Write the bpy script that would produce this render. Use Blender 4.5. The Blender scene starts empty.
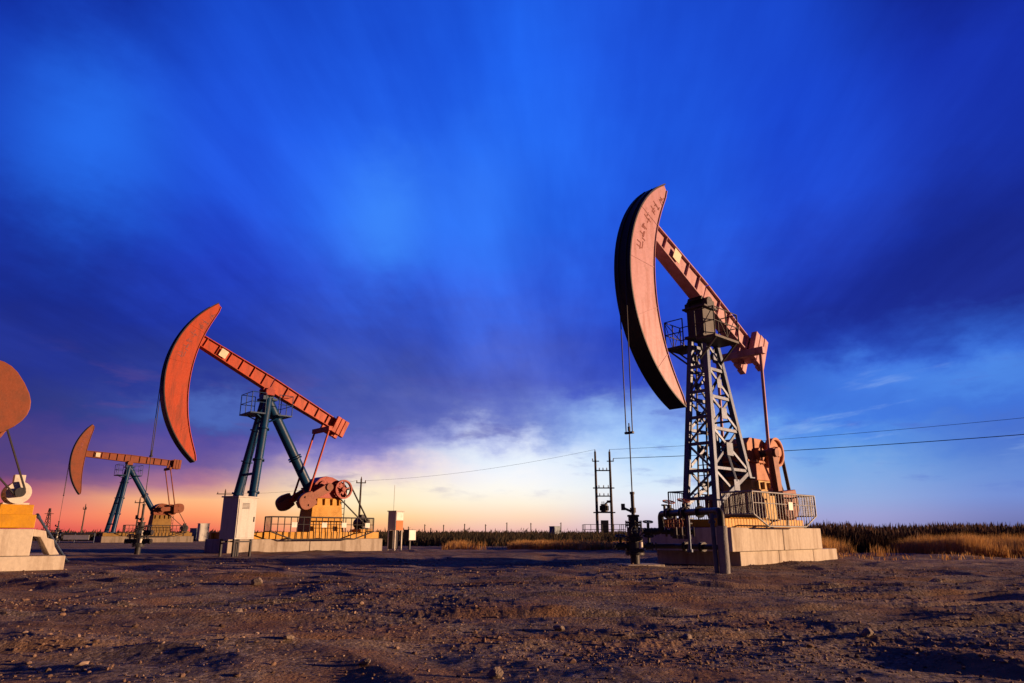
import bpy, math, random
import numpy as np
from mathutils import Vector, Matrix
random.seed(7); rng = np.random.default_rng(11)
SC = bpy.context.scene; COL = SC.collection
R = math.radians; PI = math.pi
EXPO = 0.65

def lin(c):
    return tuple(((v/255)/12.92 if v/255 <= .04045 else ((v/255+.055)/1.055)**2.4) for v in c)

# ------------------------------------------------------------------ materials
def paint(name, col, rough=.55, metal=0., dirt=(.06,.045,.035), dirt_amt=.35, var=.18, scale=3., bump=.15, streak=False, rust=0.):
    m = bpy.data.materials.new(name); m.use_nodes = True
    nt = m.node_tree; N = nt.nodes; L = nt.links; b = N['Principled BSDF']
    tc = N.new('ShaderNodeTexCoord'); mp = N.new('ShaderNodeMapping')
    L.new(tc.outputs['Object'], mp.inputs['Vector'])
    if streak: mp.inputs['Scale'].default_value = (2.6, 2.6, .35)
    n1 = N.new('ShaderNodeTexNoise'); n1.inputs['Scale'].default_value = scale; n1.inputs['Detail'].default_value = 8; n1.inputs['Roughness'].default_value = .62
    L.new(mp.outputs[0], n1.inputs['Vector'])
    n2 = N.new('ShaderNodeTexNoise'); n2.inputs['Scale'].default_value = scale*7; n2.inputs['Detail'].default_value = 5
    L.new(tc.outputs['Object'], n2.inputs['Vector'])
    r1 = N.new('ShaderNodeMapRange'); r1.inputs[1].default_value = .46; r1.inputs[2].default_value = .66; r1.inputs[3].default_value = 0; r1.inputs[4].default_value = dirt_amt
    L.new(n1.outputs['Fac'], r1.inputs[0])
    hv = N.new('ShaderNodeMix'); hv.data_type = 'RGBA'
    hv.inputs[6].default_value = (*[c*(1-var) for c in col], 1); hv.inputs[7].default_value = (*[min(1, c*(1+var)) for c in col], 1)
    L.new(n2.outputs['Fac'], hv.inputs[0])
    mx = N.new('ShaderNodeMix'); mx.data_type = 'RGBA'
    L.new(r1.outputs[0], mx.inputs[0]); L.new(hv.outputs[2], mx.inputs[6]); mx.inputs[7].default_value = (*dirt, 1)
    out = mx.outputs[2]
    if rust:
        n3 = N.new('ShaderNodeTexNoise'); n3.inputs['Scale'].default_value = scale*2.3; n3.inputs['Detail'].default_value = 10; n3.inputs['Roughness'].default_value = .7
        L.new(tc.outputs['Object'], n3.inputs['Vector'])
        r3 = N.new('ShaderNodeMapRange'); r3.inputs[1].default_value = .56; r3.inputs[2].default_value = .66; r3.inputs[4].default_value = rust
        L.new(n3.outputs['Fac'], r3.inputs[0])
        m3 = N.new('ShaderNodeMix'); m3.data_type = 'RGBA'; m3.inputs[7].default_value = (.11, .045, .022, 1)
        L.new(r3.outputs[0], m3.inputs[0]); L.new(out, m3.inputs[6]); out = m3.outputs[2]
    L.new(out, b.inputs['Base Color'])
    rr = N.new('ShaderNodeMapRange'); rr.inputs[3].default_value = max(.05, rough-.12); rr.inputs[4].default_value = min(1, rough+.2)
    L.new(n1.outputs['Fac'], rr.inputs[0]); L.new(rr.outputs[0], b.inputs['Roughness'])
    b.inputs['Metallic'].default_value = metal; b.inputs['Specular IOR Level'].default_value = .3
    if bump:
        bp = N.new('ShaderNodeBump'); bp.inputs['Strength'].default_value = bump; bp.inputs['Distance'].default_value = .02
        L.new(n2.outputs['Fac'], bp.inputs['Height']); L.new(bp.outputs[0], b.inputs['Normal'])
    return m

M = {}
M['pink'] = paint('faded_red_paint', (.45,.225,.265), .45, dirt=(.33,.125,.12), dirt_amt=.75, rust=.28, scale=2.2, streak=True)
M['orange'] = paint('orange_red_paint', (.42,.047,.009), .42, dirt=(.20,.03,.012), dirt_amt=.7, rust=.28, scale=2.2, streak=True)
M['red'] = paint('red_paint', (.31,.022,.012), .4, dirt=(.15,.02,.012), dirt_amt=.4)
M['brownred'] = paint('brown_red_paint', (.26,.075,.04), .5, rust=.5)
M['copper'] = paint('copper_orange_paint', (.42,.135,.05), .5, rust=.35, dirt=(.2,.07,.03))
M['dimred'] = paint('dimmed_brown_red_paint', (.22,.055,.022), .55, rust=.4)  # far pumpjack's weak light mixed into the red; reused on left-edge counterweights
M['shadeyellow'] = paint('shaded_yellow_paint', (.24,.13,.02), .55, rust=.4)  # yellow paint darkened to carry the dim light on the far pumpjack
M['railgalv'] = paint('galvanised_rail', (.24,.25,.27), .45, metal=.4, rust=.3)
M['greyconcrete'] = paint('grey_concrete', (.42,.365,.31), .85, dirt=(.19,.14,.10), dirt_amt=.7, var=.15, scale=1.6, bump=.5, streak=True)
M['shadeconcrete'] = paint('shaded_concrete', (.24,.195,.16), .9, dirt=(.10,.08,.06), dirt_amt=.8, scale=1.6, bump=.5, streak=True)  # concrete with the far pumpjack's shade built into its colour
M['wear'] = paint('greased_steel', (.025,.025,.03), .45, metal=.4, dirt_amt=.2)
M['mark'] = paint('faded_stencil', (.27,.085,.08), .7, bump=0)
M['cream'] = paint('cream_plate', (.72,.62,.45), .5, dirt_amt=.25)
M['yellow'] = paint('yellow_paint', (.55,.265,.004), .45, dirt=(.36,.16,.006), dirt_amt=.5, rust=.25)
M['ochre'] = paint('weathered_yellow_paint', (.52,.33,.10), .55, dirt=(.12,.08,.03), dirt_amt=.6, rust=.4)
M['galv'] = paint('pale_grey_blue_steel', (.072,.10,.165), .38, metal=.25, dirt=(.03,.04,.06), dirt_amt=.45, rust=.2)
M['teal'] = paint('dark_blue_paint', (.004,.042,.115), .34, dirt=(.008,.018,.035), dirt_amt=.4)
M['dark'] = paint('dark_steel', (.035,.035,.042), .5, metal=.3, rust=.35)
M['pipe'] = paint('black_pipe', (.03,.03,.034), .45, metal=.3, rust=.4)
M['sleeve'] = paint('grey_wrap', (.22,.22,.24), .7, dirt=(.3,.28,.26), dirt_amt=.6, scale=6, bump=.6)
M['pale'] = paint('pale_paint', (.62,.58,.52), .5, dirt=(.2,.17,.13), dirt_amt=.4)
M['white'] = paint('white_paint', (.78,.76,.72), .45, dirt_amt=.2)
M['cabinet'] = paint('grey_white_cabinet', (.50,.49,.47), .45, dirt=(.25,.22,.2), dirt_amt=.3, streak=True)
M['bluegrey'] = paint('blue_grey_paint', (.22,.28,.36), .55)
M['concrete'] = paint('concrete', (.53,.465,.385), .85, dirt=(.24,.17,.12), dirt_amt=.6, var=.15, scale=1.6, bump=.5, streak=True)
M['cable'] = paint('steel_cable', (.05,.05,.055), .5, metal=.5, bump=0)
M['rod'] = paint('polished_rod', (.55,.53,.5), .25, metal=.8, bump=0, dirt_amt=.1)
M['wood'] = paint('weathered_pole', (.09,.07,.06), .85, dirt=(.04,.03,.03))
M['porcelain'] = paint('brown_porcelain', (.12,.06,.045), .3, bump=0)
M['orangepanel'] = paint('orange_panel', (.66,.16,.04), .45, dirt=(.4,.2,.1), dirt_amt=.4)
M['rock'] = paint('rock', (.26,.20,.16), .9, dirt=(.12,.09,.07), dirt_amt=.7, scale=12, bump=.8)

# ------------------------------------------------------------------ mesh builder
class MB:
    def __init__(s): s.v = []; s.f = []; s.sm = []
    def add(s, vs, fs, smooth=False):
        o = len(s.v); s.v += [tuple(v) for v in vs]; s.f += [tuple(i+o for i in f) for f in fs]; s.sm += [smooth]*len(fs)
    def box(s, c, d, rot=None):
        hx, hy, hz = d[0]/2, d[1]/2, d[2]/2
        vs = [Vector((x, y, z)) for x in (-hx, hx) for y in (-hy, hy) for z in (-hz, hz)]
        if rot is not None: vs = [rot @ v for v in vs]
        c = Vector(c); s.add([v+c for v in vs], [(0,1,3,2),(4,6,7,5),(0,4,5,1),(2,3,7,6),(0,2,6,4),(1,5,7,3)])
    def frame(s, p0, p1, up=(0,0,1)):
        p0, p1 = Vector(p0), Vector(p1); d = (p1-p0); L = d.length; d.normalize(); u = Vector(up)
        if abs(d.dot(u)) > .97: u = Vector((1,0,0)) if abs(d.x) < .9 else Vector((0,1,0))
        a = d.cross(u).normalized(); b = a.cross(d).normalized(); return p0, p1, d, a, b, L
    def bar(s, p0, p1, w, h, up=(0,0,1)):
        p0, p1, d, a, b, L = s.frame(p0, p1, up)
        vs = [p+a*i*w/2+b*j*h/2 for p in (p0, p1) for i, j in ((-1,-1),(1,-1),(1,1),(-1,1))]
        s.add(vs, [(3,2,1,0),(4,5,6,7),(0,1,5,4),(1,2,6,5),(2,3,7,6),(3,0,4,7)])
    def tube(s, p0, p1, r0, r1=None, n=12, cap=True):
        r1 = r0 if r1 is None else r1
        p0, p1, d, a, b, L = s.frame(p0, p1)
        vs = []
        for p, r in ((p0, r0), (p1, r1)):
            vs += [p+(a*math.cos(2*PI*i/n)+b*math.sin(2*PI*i/n))*r for i in range(n)]
        s.add(vs, [(i, (i+1) % n, n+(i+1) % n, n+i) for i in range(n)], True)
        if cap: s.add(vs, [tuple(range(n-1, -1, -1)), tuple(range(n, 2*n))])
    def path(s, pts, r, n=8):
        pts = [Vector(p) for p in pts]; rings = []; prev = None
        for i, p in enumerate(pts):
            d = (pts[min(i+1, len(pts)-1)]-pts[max(i-1, 0)]).normalized()
            if prev is None:
                u = Vector((0,0,1)) if abs(d.z) < .95 else Vector((1,0,0)); a = d.cross(u).normalized()
            else: a = (prev-d*prev.dot(d)).normalized()
            prev = a; b = a.cross(d); rings += [p+(a*math.cos(2*PI*k/n)+b*math.sin(2*PI*k/n))*r for k in range(n)]
        fs = [(i*n+k, (i+1)*n+k, (i+1)*n+(k+1) % n, i*n+(k+1) % n) for i in range(len(pts)-1) for k in range(n)]
        s.add(rings, fs, True); m = len(pts)
        s.add(rings, [tuple(range(n)), tuple(range((m-1)*n+n-1, (m-1)*n-1, -1))])
    def ring(s, c, axis, R_, r, n=28, k=8):
        c = Vector(c); ax = Vector(axis).normalized(); u = Vector((0,0,1)) if abs(ax.z) < .9 else Vector((1,0,0))
        a = ax.cross(u).normalized(); b = a.cross(ax); vs = []
        for i in range(n):
            t = 2*PI*i/n; d = a*math.cos(t)+b*math.sin(t)
            vs += [c+d*(R_+r*math.cos(2*PI*j/k))+ax*r*math.sin(2*PI*j/k) for j in range(k)]
        s.add(vs, [(i*k+j, i*k+(j+1) % k, ((i+1) % n)*k+(j+1) % k, ((i+1) % n)*k+j) for i in range(n) for j in range(k)], True)
    def annulus(s, c, axis, ro, ri, w, n=36):
        c = Vector(c); ax = Vector(axis).normalized(); u = Vector((0,0,1)) if abs(ax.z) < .9 else Vector((1,0,0))
        a = ax.cross(u).normalized(); b = a.cross(ax); vs = []
        for i in range(n):
            t = 2*PI*i/n; d = a*math.cos(t)+b*math.sin(t)
            vs += [c+d*ro-ax*w/2, c+d*ro+ax*w/2, c+d*ri+ax*w/2, c+d*ri-ax*w/2]
        s.add(vs, [(i*4+j, i*4+(j+1) % 4, ((i+1) % n)*4+(j+1) % 4, ((i+1) % n)*4+j) for i in range(n) for j in range(4)])
    def prism(s, poly, y0, y1):          # poly in x,z ; extruded along y
        n = len(poly); vs = [(p[0], y0, p[1]) for p in poly]+[(p[0], y1, p[1]) for p in poly]
        s.add(vs, [tuple(range(n)), tuple(range(2*n-1, n-1, -1))]+[(i, n+i, n+(i+1) % n, (i+1) % n) for i in range(n)])
    def handwheel(s, c, axis, r=.13, t=.014):
        s.ring(c, axis, r, t, 20, 6); c = Vector(c); ax = Vector(axis).normalized()
        u = Vector((0,0,1)) if abs(ax.z) < .9 else Vector((1,0,0)); a = ax.cross(u).normalized(); b = a.cross(ax)
        for k in range(2):
            d = (a if k == 0 else b)*r; s.tube(c-d, c+d, t*.8, n=6)
        s.tube(c-ax*.14, c+ax*.03, t, n=8)
    def build(s, name, mat, parent=None, bevel=0., loc=None):
        me = bpy.data.meshes.new(name); me.from_pydata(s.v, [], s.f); me.update()
        me.polygons.foreach_set('use_smooth', s.sm)
        if isinstance(mat, str): mat = M[mat]
        me.materials.append(mat)
        o = bpy.data.objects.new(name, me); COL.objects.link(o)
        if parent is not None: o.parent = parent
        if loc is not None: o.location = loc
        if bevel:
            b = o.modifiers.new('Bevel', 'BEVEL'); b.width = bevel; b.segments = 2; b.limit_method = 'ANGLE'; b.angle_limit = R(40)
        return o

def tag(o, label=None, cat=None, group=None, kind=None):
    if label: o['label'] = label
    if cat: o['category'] = cat
    if group: o['group'] = group
    if kind: o['kind'] = kind
    return o
def empty(name, loc, rz, label, cat, group=None):
    o = bpy.data.objects.new(name, None); COL.objects.link(o); o.location = loc; o.rotation_euler = (0,0,rz); o.empty_display_size = .3
    return tag(o, label, cat, group)

# ------------------------------------------------------------------ noise
_perm = np.random.default_rng(3).permutation(512).astype(np.int64)
_grad = np.array([(math.cos(a), math.sin(a)) for a in np.linspace(0, 2*PI, 32, endpoint=False)])
def perlin(x, y, seed=0):
    xi = np.floor(x).astype(np.int64); yi = np.floor(y).astype(np.int64); xf = x-xi; yf = y-yi
    def g(i, j, dx, dy):
        h = _perm[(_perm[(i+seed*37) & 511]+j) & 511] & 31
        return _grad[h, 0]*dx+_grad[h, 1]*dy
    u = xf**3*(xf*(xf*6-15)+10); v = yf**3*(yf*(yf*6-15)+10)
    a = g(xi, yi, xf, yf); b = g(xi+1, yi, xf-1, yf); c = g(xi, yi+1, xf, yf-1); d = g(xi+1, yi+1, xf-1, yf-1)
    return ((a*(1-u)+b*u)*(1-v)+(c*(1-u)+d*u)*v)*1.4
def fbm(x, y, o=4, seed=0):
    s = 0; a = 1.; t = 0
    for k in range(o): s = s+a*perlin(x*2**k+17.3*k, y*2**k-9.1*k, seed+k); t += a; a *= .5
    return s/t
def sstep(a, b, x):
    t = np.clip((x-a)/(b-a), 0, 1); return t*t*(3-2*t)

ANG = R(43); UX, UY = math.cos(ANG), math.sin(ANG)
PUMPS = [(6.25, 20.6), (-11.6, 31.8), (-34.7, 62.6), (-15.76, 13.69)]
def height(x, y):
    r = np.hypot(x, y)
    near = 1-sstep(26, 60, r)
    wx = x+.9*perlin(x/2.7, y/2.7, 5); wy = y+.9*perlin(x/2.7+9, y/2.7, 6)
    h = .07*perlin(wx/5.5, wy/4.2, 1)+.055*perlin(wx/2.3, wy/1.5, 2)
    rg = 1-np.abs(perlin(wx/1.7, wy/.9, 3))
    h += .065*(rg-.75)
    h += .026*fbm(x/.6, y/.42, 4, 8)
    for k, (c0, c1, c2, w) in enumerate(((7.6, .11, .010, .16), (9.2, .11, .010, .16), (11.6, -.05, .004, .17), (13.2, -.05, .004, .17), (6.0, .22, -.004, .14))):
        d = (y-(c0+c1*x+c2*x*x+.25*perlin(x/3.1, y*0+k//2, 20+k//2)))
        h += (-.065*np.exp(-(d/w)**4)+.045*np.exp(-((np.abs(d)-.3)/.12)**2))*(.6+.6*perlin(x/1.9, y/1.9, 30+k))
    gr = sstep(-.15, .35, perlin(x/3., y/2.5, 12))
    fine = 1-sstep(14, 30, r)
    h += fine*(.007*fbm(x/.11, y/.11, 3, 14)*(.4+gr)+.012*np.clip(perlin(x/.06, y/.06, 40)-.25, 0, 1)*(.3+gr))
    h *= near
    for (px, py) in PUMPS:
        dx = x-px; dy = y-py; lx = dx*UX+dy*UY; ly = -dx*UY+dy*UX
        m = (1-sstep(3.8, 6.2, np.abs(lx-1.6)))*(1-sstep(1.3, 2.6, np.abs(ly)))
        h = h*(1-m)+m*(-.01)
        # spoil thrown up along the near side of each foundation
        h += .10*np.exp(-((ly+2.1)/.5)**2)*(1-sstep(2.2, 3.8, np.abs(lx-1.2)))*(.6+.6*perlin(x/.8, y/.8, 50))*near
    return h+(1-near)*(.10*perlin(x/40, y/40, 60))

# ------------------------------------------------------------------ ground
def ground():
    az = np.concatenate([np.arange(-180, -44, 4.), np.linspace(-44, 44, 1020), np.arange(48, 180, 4.)])
    rr = [0.4]
    while rr[-1] < 34: rr.append(rr[-1]*(1.05 if rr[-1] < 2.6 else 1.0066))
    while rr[-1] < 9000: rr.append(rr[-1]*1.05)
    rr = np.array(rr); A, B = np.meshgrid(np.radians(az), rr)
    X = B*np.sin(A); Y = B*np.cos(A); Z = height(X, Y)
    nr, na = X.shape
    co = np.stack([X, Y, Z], -1).reshape(-1, 3); co = np.vstack([co, [[0, 0, 0.]]])
    i = np.arange(nr-1)[:, None]*na; j = np.arange(na)[None, :]; j2 = (j+1) % na
    q = np.stack([i+j, i+j2, i+na+j2, i+na+j], -1).reshape(-1, 4)[:, ::-1]
    tri = np.stack([np.full(na, nr*na), np.arange(na), (np.arange(na)+1) % na], -1)[:, ::-1]
    me = bpy.data.meshes.new('ground')
    me.vertices.add(len(co)); me.vertices.foreach_set('co', co.ravel())
    loops = np.concatenate([q.ravel(), tri.ravel()]); me.loops.add(len(loops)); me.loops.foreach_set('vertex_index', loops)
    st = np.concatenate([np.arange(len(q))*4, len(q)*4+np.arange(len(tri))*3]); me.polygons.add(len(st)); me.polygons.foreach_set('loop_start', st)
    me.update(calc_edges=True); me.validate()
    me.polygons.foreach_set('use_smooth', np.ones(len(me.polygons), bool))
    m = bpy.data.materials.new('dirt'); m.use_nodes = True; nt = m.node_tree; N = nt.nodes; L = nt.links; b = N['Principled BSDF']
    g = N.new('ShaderNodeNewGeometry')
    def noise(s, d=6, r=.6):
        n = N.new('ShaderNodeTexNoise'); n.inputs['Scale'].default_value = s; n.inputs['Detail'].default_value = d; n.inputs['Roughness'].default_value = r
        L.new(g.outputs['Position'], n.inputs['Vector']); return n.outputs['Fac']
    def ramp(f, stops):
        c = N.new('ShaderNodeValToRGB'); L.new(f, c.inputs[0]); e = c.color_ramp.elements
        while len(e) < len(stops): e.new(.5)
        for k, (p, col) in enumerate(stops): e[k].position = p; e[k].color = (*col, 1)
        return c.outputs[0]
    def mix(f, a, c, mode='MIX'):
        x = N.new('ShaderNodeMix'); x.data_type = 'RGBA'; x.blend_type = mode
        if isinstance(f, float): x.inputs[0].default_value = f
        else: L.new(f, x.inputs[0])
        L.new(a, x.inputs[6]); L.new(c, x.inputs[7]); return x.outputs[2]
    big = ramp(noise(.22, 5), [(.33, (.145,.080,.044)), (.5, (.232,.122,.064)), (.68, (.29,.168,.10))])
    med = ramp(noise(2.6, 8, .65), [(.3, (.10,.055,.028)), (.52, (.25,.132,.07)), (.72, (.34,.21,.125))])
    c = mix(.5, big, med)
    vo = N.new('ShaderNodeTexVoronoi'); vo.inputs['Scale'].default_value = 34; L.new(g.outputs['Position'], vo.inputs['Vector'])
    peb = ramp(vo.outputs['Color'], [(.1, (.085,.066,.052)), (.6, (.19,.145,.11)), (.97, (.44,.36,.29))])
    pm = N.new('ShaderNodeMapRange'); pm.inputs[1].default_value = .40; pm.inputs[2].default_value = .56; pm.inputs[4].default_value = .85
    L.new(noise(.7, 4), pm.inputs[0]); c = mix(pm.outputs[0], c, peb)
    sm = N.new('ShaderNodeMapRange'); sm.inputs[1].default_value = .56; sm.inputs[2].default_value = .70; sm.inputs[4].default_value = .75; L.new(noise(.42, 7, .68), sm.inputs[0])
    dk = N.new('ShaderNodeRGB'); dk.outputs[0].default_value = (.055,.035,.024,1); c = mix(sm.outputs[0], c, dk.outputs[0])
    mp = N.new('ShaderNodeMapping'); mp.inputs['Location'].default_value = (31,7,0); mp.inputs['Scale'].default_value = (.16,.5,1); L.new(g.outputs['Position'], mp.inputs[0])
    nn = N.new('ShaderNodeTexNoise'); nn.inputs['Scale'].default_value = 1.; nn.inputs['Detail'].default_value = 8; L.new(mp.outputs[0], nn.inputs['Vector'])
    du = N.new('ShaderNodeMapRange'); du.inputs[1].default_value = .54; du.inputs[2].default_value = .68; du.inputs[4].default_value = .6; L.new(nn.outputs['Fac'], du.inputs[0])
    pd = N.new('ShaderNodeRGB'); pd.outputs[0].default_value = (.44,.30,.19,1); c = mix(du.outputs[0], c, pd.outputs[0])
    L.new(c, b.inputs['Base Color']); b.inputs['Roughness'].default_value = .95; b.inputs['Specular IOR Level'].default_value = .2
    bp = N.new('ShaderNodeBump'); bp.inputs['Strength'].default_value = .7; bp.inputs['Distance'].default_value = .03
    ad = N.new('ShaderNodeMath'); ad.operation = 'ADD'; L.new(noise(28, 8, .7), ad.inputs[0])
    ml = N.new('ShaderNodeMath'); ml.operation = 'MULTIPLY'; ml.inputs[1].default_value = -.5; L.new(vo.outputs['Distance'], ml.inputs[0]); L.new(ml.outputs[0], ad.inputs[1])
    L.new(ad.outputs[0], bp.inputs['Height']); L.new(bp.outputs[0], b.inputs['Normal'])
    me.materials.append(m); o = bpy.data.objects.new('ground', me); COL.objects.link(o); tag(o, kind='structure')
ground()

def npmesh(name, co, faces, mat, smooth=False):
    me = bpy.data.meshes.new(name); k = faces.shape[1]
    me.vertices.add(len(co)); me.vertices.foreach_set('co', co.astype(np.float32).ravel())
    me.loops.add(faces.size); me.loops.foreach_set('vertex_index', faces.ravel().astype(np.int32))
    me.polygons.add(len(faces)); me.polygons.foreach_set('loop_start', (np.arange(len(faces))*k).astype(np.int32))
    me.update(calc_edges=True); me.polygons.foreach_set('use_smooth', np.full(len(faces), smooth))
    me.materials.append(M[mat] if isinstance(mat, str) else mat)
    o = bpy.data.objects.new(name, me); COL.objects.link(o); return o

# ------------------------------------------------------------------ gravel and rocks
_p = (1+5**.5)/2
ICO = np.array([(-1,_p,0),(1,_p,0),(-1,-_p,0),(1,-_p,0),(0,-1,_p),(0,1,_p),(0,-1,-_p),(0,1,-_p),(_p,0,-1),(_p,0,1),(-_p,0,-1),(-_p,0,1)])/1.9
ICF = np.array([(0,11,5),(0,5,1),(0,1,7),(0,7,10),(0,10,11),(1,5,9),(5,11,4),(11,10,2),(10,7,6),(7,1,8),(3,9,4),(3,4,2),(3,2,6),(3,6,8),(3,8,9),(4,9,5),(2,4,11),(6,2,10),(8,6,7),(9,8,1)])
def gravel_mat():
    m = bpy.data.materials.new('gravel_stone'); m.use_nodes = True; nt = m.node_tree; b = nt.nodes['Principled BSDF']
    g = nt.nodes.new('ShaderNodeNewGeometry'); c = nt.nodes.new('ShaderNodeValToRGB'); nt.links.new(g.outputs['Random Per Island'], c.inputs[0])
    e = c.color_ramp.elements; e[0].color = (.10,.06,.042,1); e[1].color = (.36,.26,.20,1); x = e.new(.75); x.color = (.21,.125,.085,1)
    nt.links.new(c.outputs[0], b.inputs['Base Color']); b.inputs['Roughness'].default_value = .9; return m
def gravel():
    n = 42000
    r = 3.2*np.exp(rng.random(n)*math.log(24/3.2)); a = np.radians(rng.uniform(-43, 43, n)); x = r*np.sin(a); y = r*np.cos(a)
    keep = rng.random(n) < .25+.75*sstep(-.15, .3, perlin(x/3., y/2.5, 12)); x = x[keep]; y = y[keep]; r = r[keep]; n = len(x)
    for (px, py) in PUMPS:
        lx = (x-px)*UX+(y-py)*UY; ly = -(x-px)*UY+(y-py)*UX; k = ~((np.abs(lx-2) < 4.6) & (np.abs(ly) < 1.5)); x = x[k]; y = y[k]; r = r[k]
    n = len(x)
    s = np.exp(rng.normal(math.log(.0048), .55, n))*(.75+r*.06); s = np.minimum(s, .026)
    jit = 1+rng.uniform(-.32, .32, (n, 12, 3)); sc = s[:, None]*np.stack([rng.uniform(.8, 1.5, n), rng.uniform(.7, 1.2, n), rng.uniform(.5, .95, n)], -1)
    v = ICO[None]*jit*sc[:, None, :]; t = rng.uniform(0, 2*PI, n); ct, stn = np.cos(t)[:, None], np.sin(t)[:, None]
    v = np.stack([v[..., 0]*ct-v[..., 1]*stn, v[..., 0]*stn+v[..., 1]*ct, v[..., 2]], -1)
    v += np.stack([x, y, height(x, y)+sc[:, 2]*.45], -1)[:, None, :]
    f = (ICF[None]+12*np.arange(n)[:, None, None]).reshape(-1, 3)
    o = npmesh('gravel', v.reshape(-1, 3), f, gravel_mat()); tag(o, 'loose gravel and small stones scattered over the brown dirt', 'gravel', kind='stuff')
gravel()

def rock(x, y, s, label, seed):
    g = np.random.default_rng(seed)
    import bmesh
    bm = bmesh.new(); bmesh.ops.create_icosphere(bm, subdivisions=3, radius=1)
    d = g.normal(size=(14, 3)); d /= np.linalg.norm(d, axis=1)[:, None]; off = g.uniform(.55, .9, 14)
    for v in bm.verts:
        c = np.array(v.co); q = d @ c; sc = 1.
        for k in range(14):
            if q[k] > off[k]: sc = min(sc, off[k]/q[k])
        v.co = Vector(c*sc*(1+.03*math.sin(c[0]*9+seed)*math.sin(c[1]*11))*np.array([1.25, .9, .72])*s)
    me = bpy.data.meshes.new('rock'); bm.to_mesh(me); bm.free(); me.materials.append(M['rock'])
    o = bpy.data.objects.new('rock', me); COL.objects.link(o)
    o.location = (x, y, float(height(np.array([x]), np.array([y]))[0])+s*.42); o.rotation_euler = (g.uniform(-.3,.3), g.uniform(-.3,.3), g.uniform(0, 6))
    tag(o, label, 'rock', 'loose rocks on the dirt')
rock(-.10, 4.35, .050, 'tan rock nearest the bottom edge of the ground, just left of centre', 1)
rock(-.93, 4.70, .040, 'rock half sunk in a dark hollow, left of the rock nearest the bottom edge', 2)
rock(-2.75, 7.25, .085, 'pale low rock on the dirt, second below the pale grey control cabinet', 3)
rock(-1.62, 5.35, .035, 'small rock on flat dirt between the pale low rock and the dark hollow', 4)
rock(1.45, 6.1, .06, 'rock on the gravel straight below the lattice tower', 5)
rock(.42, 6.6, .05, 'squat rock casting a long shadow, below and left of the nearest wellhead', 6)
rock(3.05, 6.3, .055, 'foreground rock on dark gravel far right, below the tall dry grass', 7)
rock(-4.1, 11.6, .10, 'big rock by the shadow band, first below the pale grey control cabinet', 8)
rock(7.6, 13.0, .11, 'broad flat rock right of the stepped foundation, closest to the tall grass', 9)

# ------------------------------------------------------------------ vegetation
def blade_mat(name, c0, c1, c2):
    m = bpy.data.materials.new(name); m.use_nodes = True; nt = m.node_tree; b = nt.nodes['Principled BSDF']
    g = nt.nodes.new('ShaderNodeNewGeometry'); c = nt.nodes.new('ShaderNodeValToRGB'); nt.links.new(g.outputs['Random Per Island'], c.inputs[0])
    e = c.color_ramp.elements; e[0].color = (*c0, 1); e[1].color = (*c2, 1); x = e.new(.55); x.color = (*c1, 1)
    nt.links.new(c.outputs[0], b.inputs['Base Color']); b.inputs['Roughness'].default_value = .8; b.inputs['Specular IOR Level'].default_value = .15
    tr = nt.nodes.new('ShaderNodeBsdfTranslucent'); nt.links.new(c.outputs[0], tr.inputs[0]); ms = nt.nodes.new('ShaderNodeMixShader'); ms.inputs[0].default_value = .4
    nt.links.new(b.outputs[0], ms.inputs[1]); nt.links.new(tr.outputs[0], ms.inputs[2]); nt.links.new(ms.outputs[0], nt.nodes['Material Output'].inputs[0])
    return m
def blades(name, x, y, h, w, lean, mat, plume=0.):
    n = len(x); z = height(x, y); a = rng.uniform(0, 2*PI, n); wx, wy = np.cos(a)*w/2, np.sin(a)*w/2
    lx = rng.normal(.06, lean, n)*h; ly = rng.normal(0, lean, n)*h
    b0 = np.stack([x-wx, y-wy, z-.03], -1); b1 = np.stack([x+wx, y+wy, z-.03], -1)
    m0 = np.stack([x-wx*.8+lx*.4, y-wy*.8+ly*.4, z+h*.6], -1); m1 = np.stack([x+wx*.8+lx*.4, y+wy*.8+ly*.4, z+h*.6], -1)
    t = np.stack([x+lx, y+ly, z+h*.97], -1)
    v = np.stack([b0, b1, m1, m0, t], 1).reshape(-1, 3); k = 5*np.arange(n)[:, None]
    f = np.concatenate([k+np.array([[0,1,2]]), k+np.array([[0,2,3]]), k+np.array([[3,2,4]])])
    if plume:
        sel = rng.random(n) < plume; tt = t[sel]; hh = h[sel]; q = len(tt); pw = rng.uniform(.015, .045, q); ph = rng.uniform(.12, .26, q); aa = rng.uniform(0, 2*PI, q)
        dx, dy = np.cos(aa)*pw, np.sin(aa)*pw; dr = rng.uniform(-.06, .12, q)
        P = np.stack([tt-np.stack([dr*0, dr*0, ph*.6], -1), tt+np.stack([dx, dy, 0*dx], -1), tt+np.stack([dr, dr*.3, ph], -1), tt-np.stack([dx, dy, 0*dx], -1)], 1).reshape(-1, 3)
        kk = len(v)+4*np.arange(q)[:, None]; v = np.vstack([v, P]); f = np.concatenate([f, kk+np.array([[0,1,2]]), kk+np.array([[0,2,3]])])
    return npmesh(name, v, f, mat)
tan = blade_mat('dry_grass', (.42,.21,.06), (.58,.31,.095), (.66,.43,.18))
brown = blade_mat('dead_reed', (.034,.020,.018), (.07,.040,.030), (.16,.09,.052))
scrubm = blade_mat('scrub', (.03,.028,.018), (.055,.045,.028), (.12,.075,.04))
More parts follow.
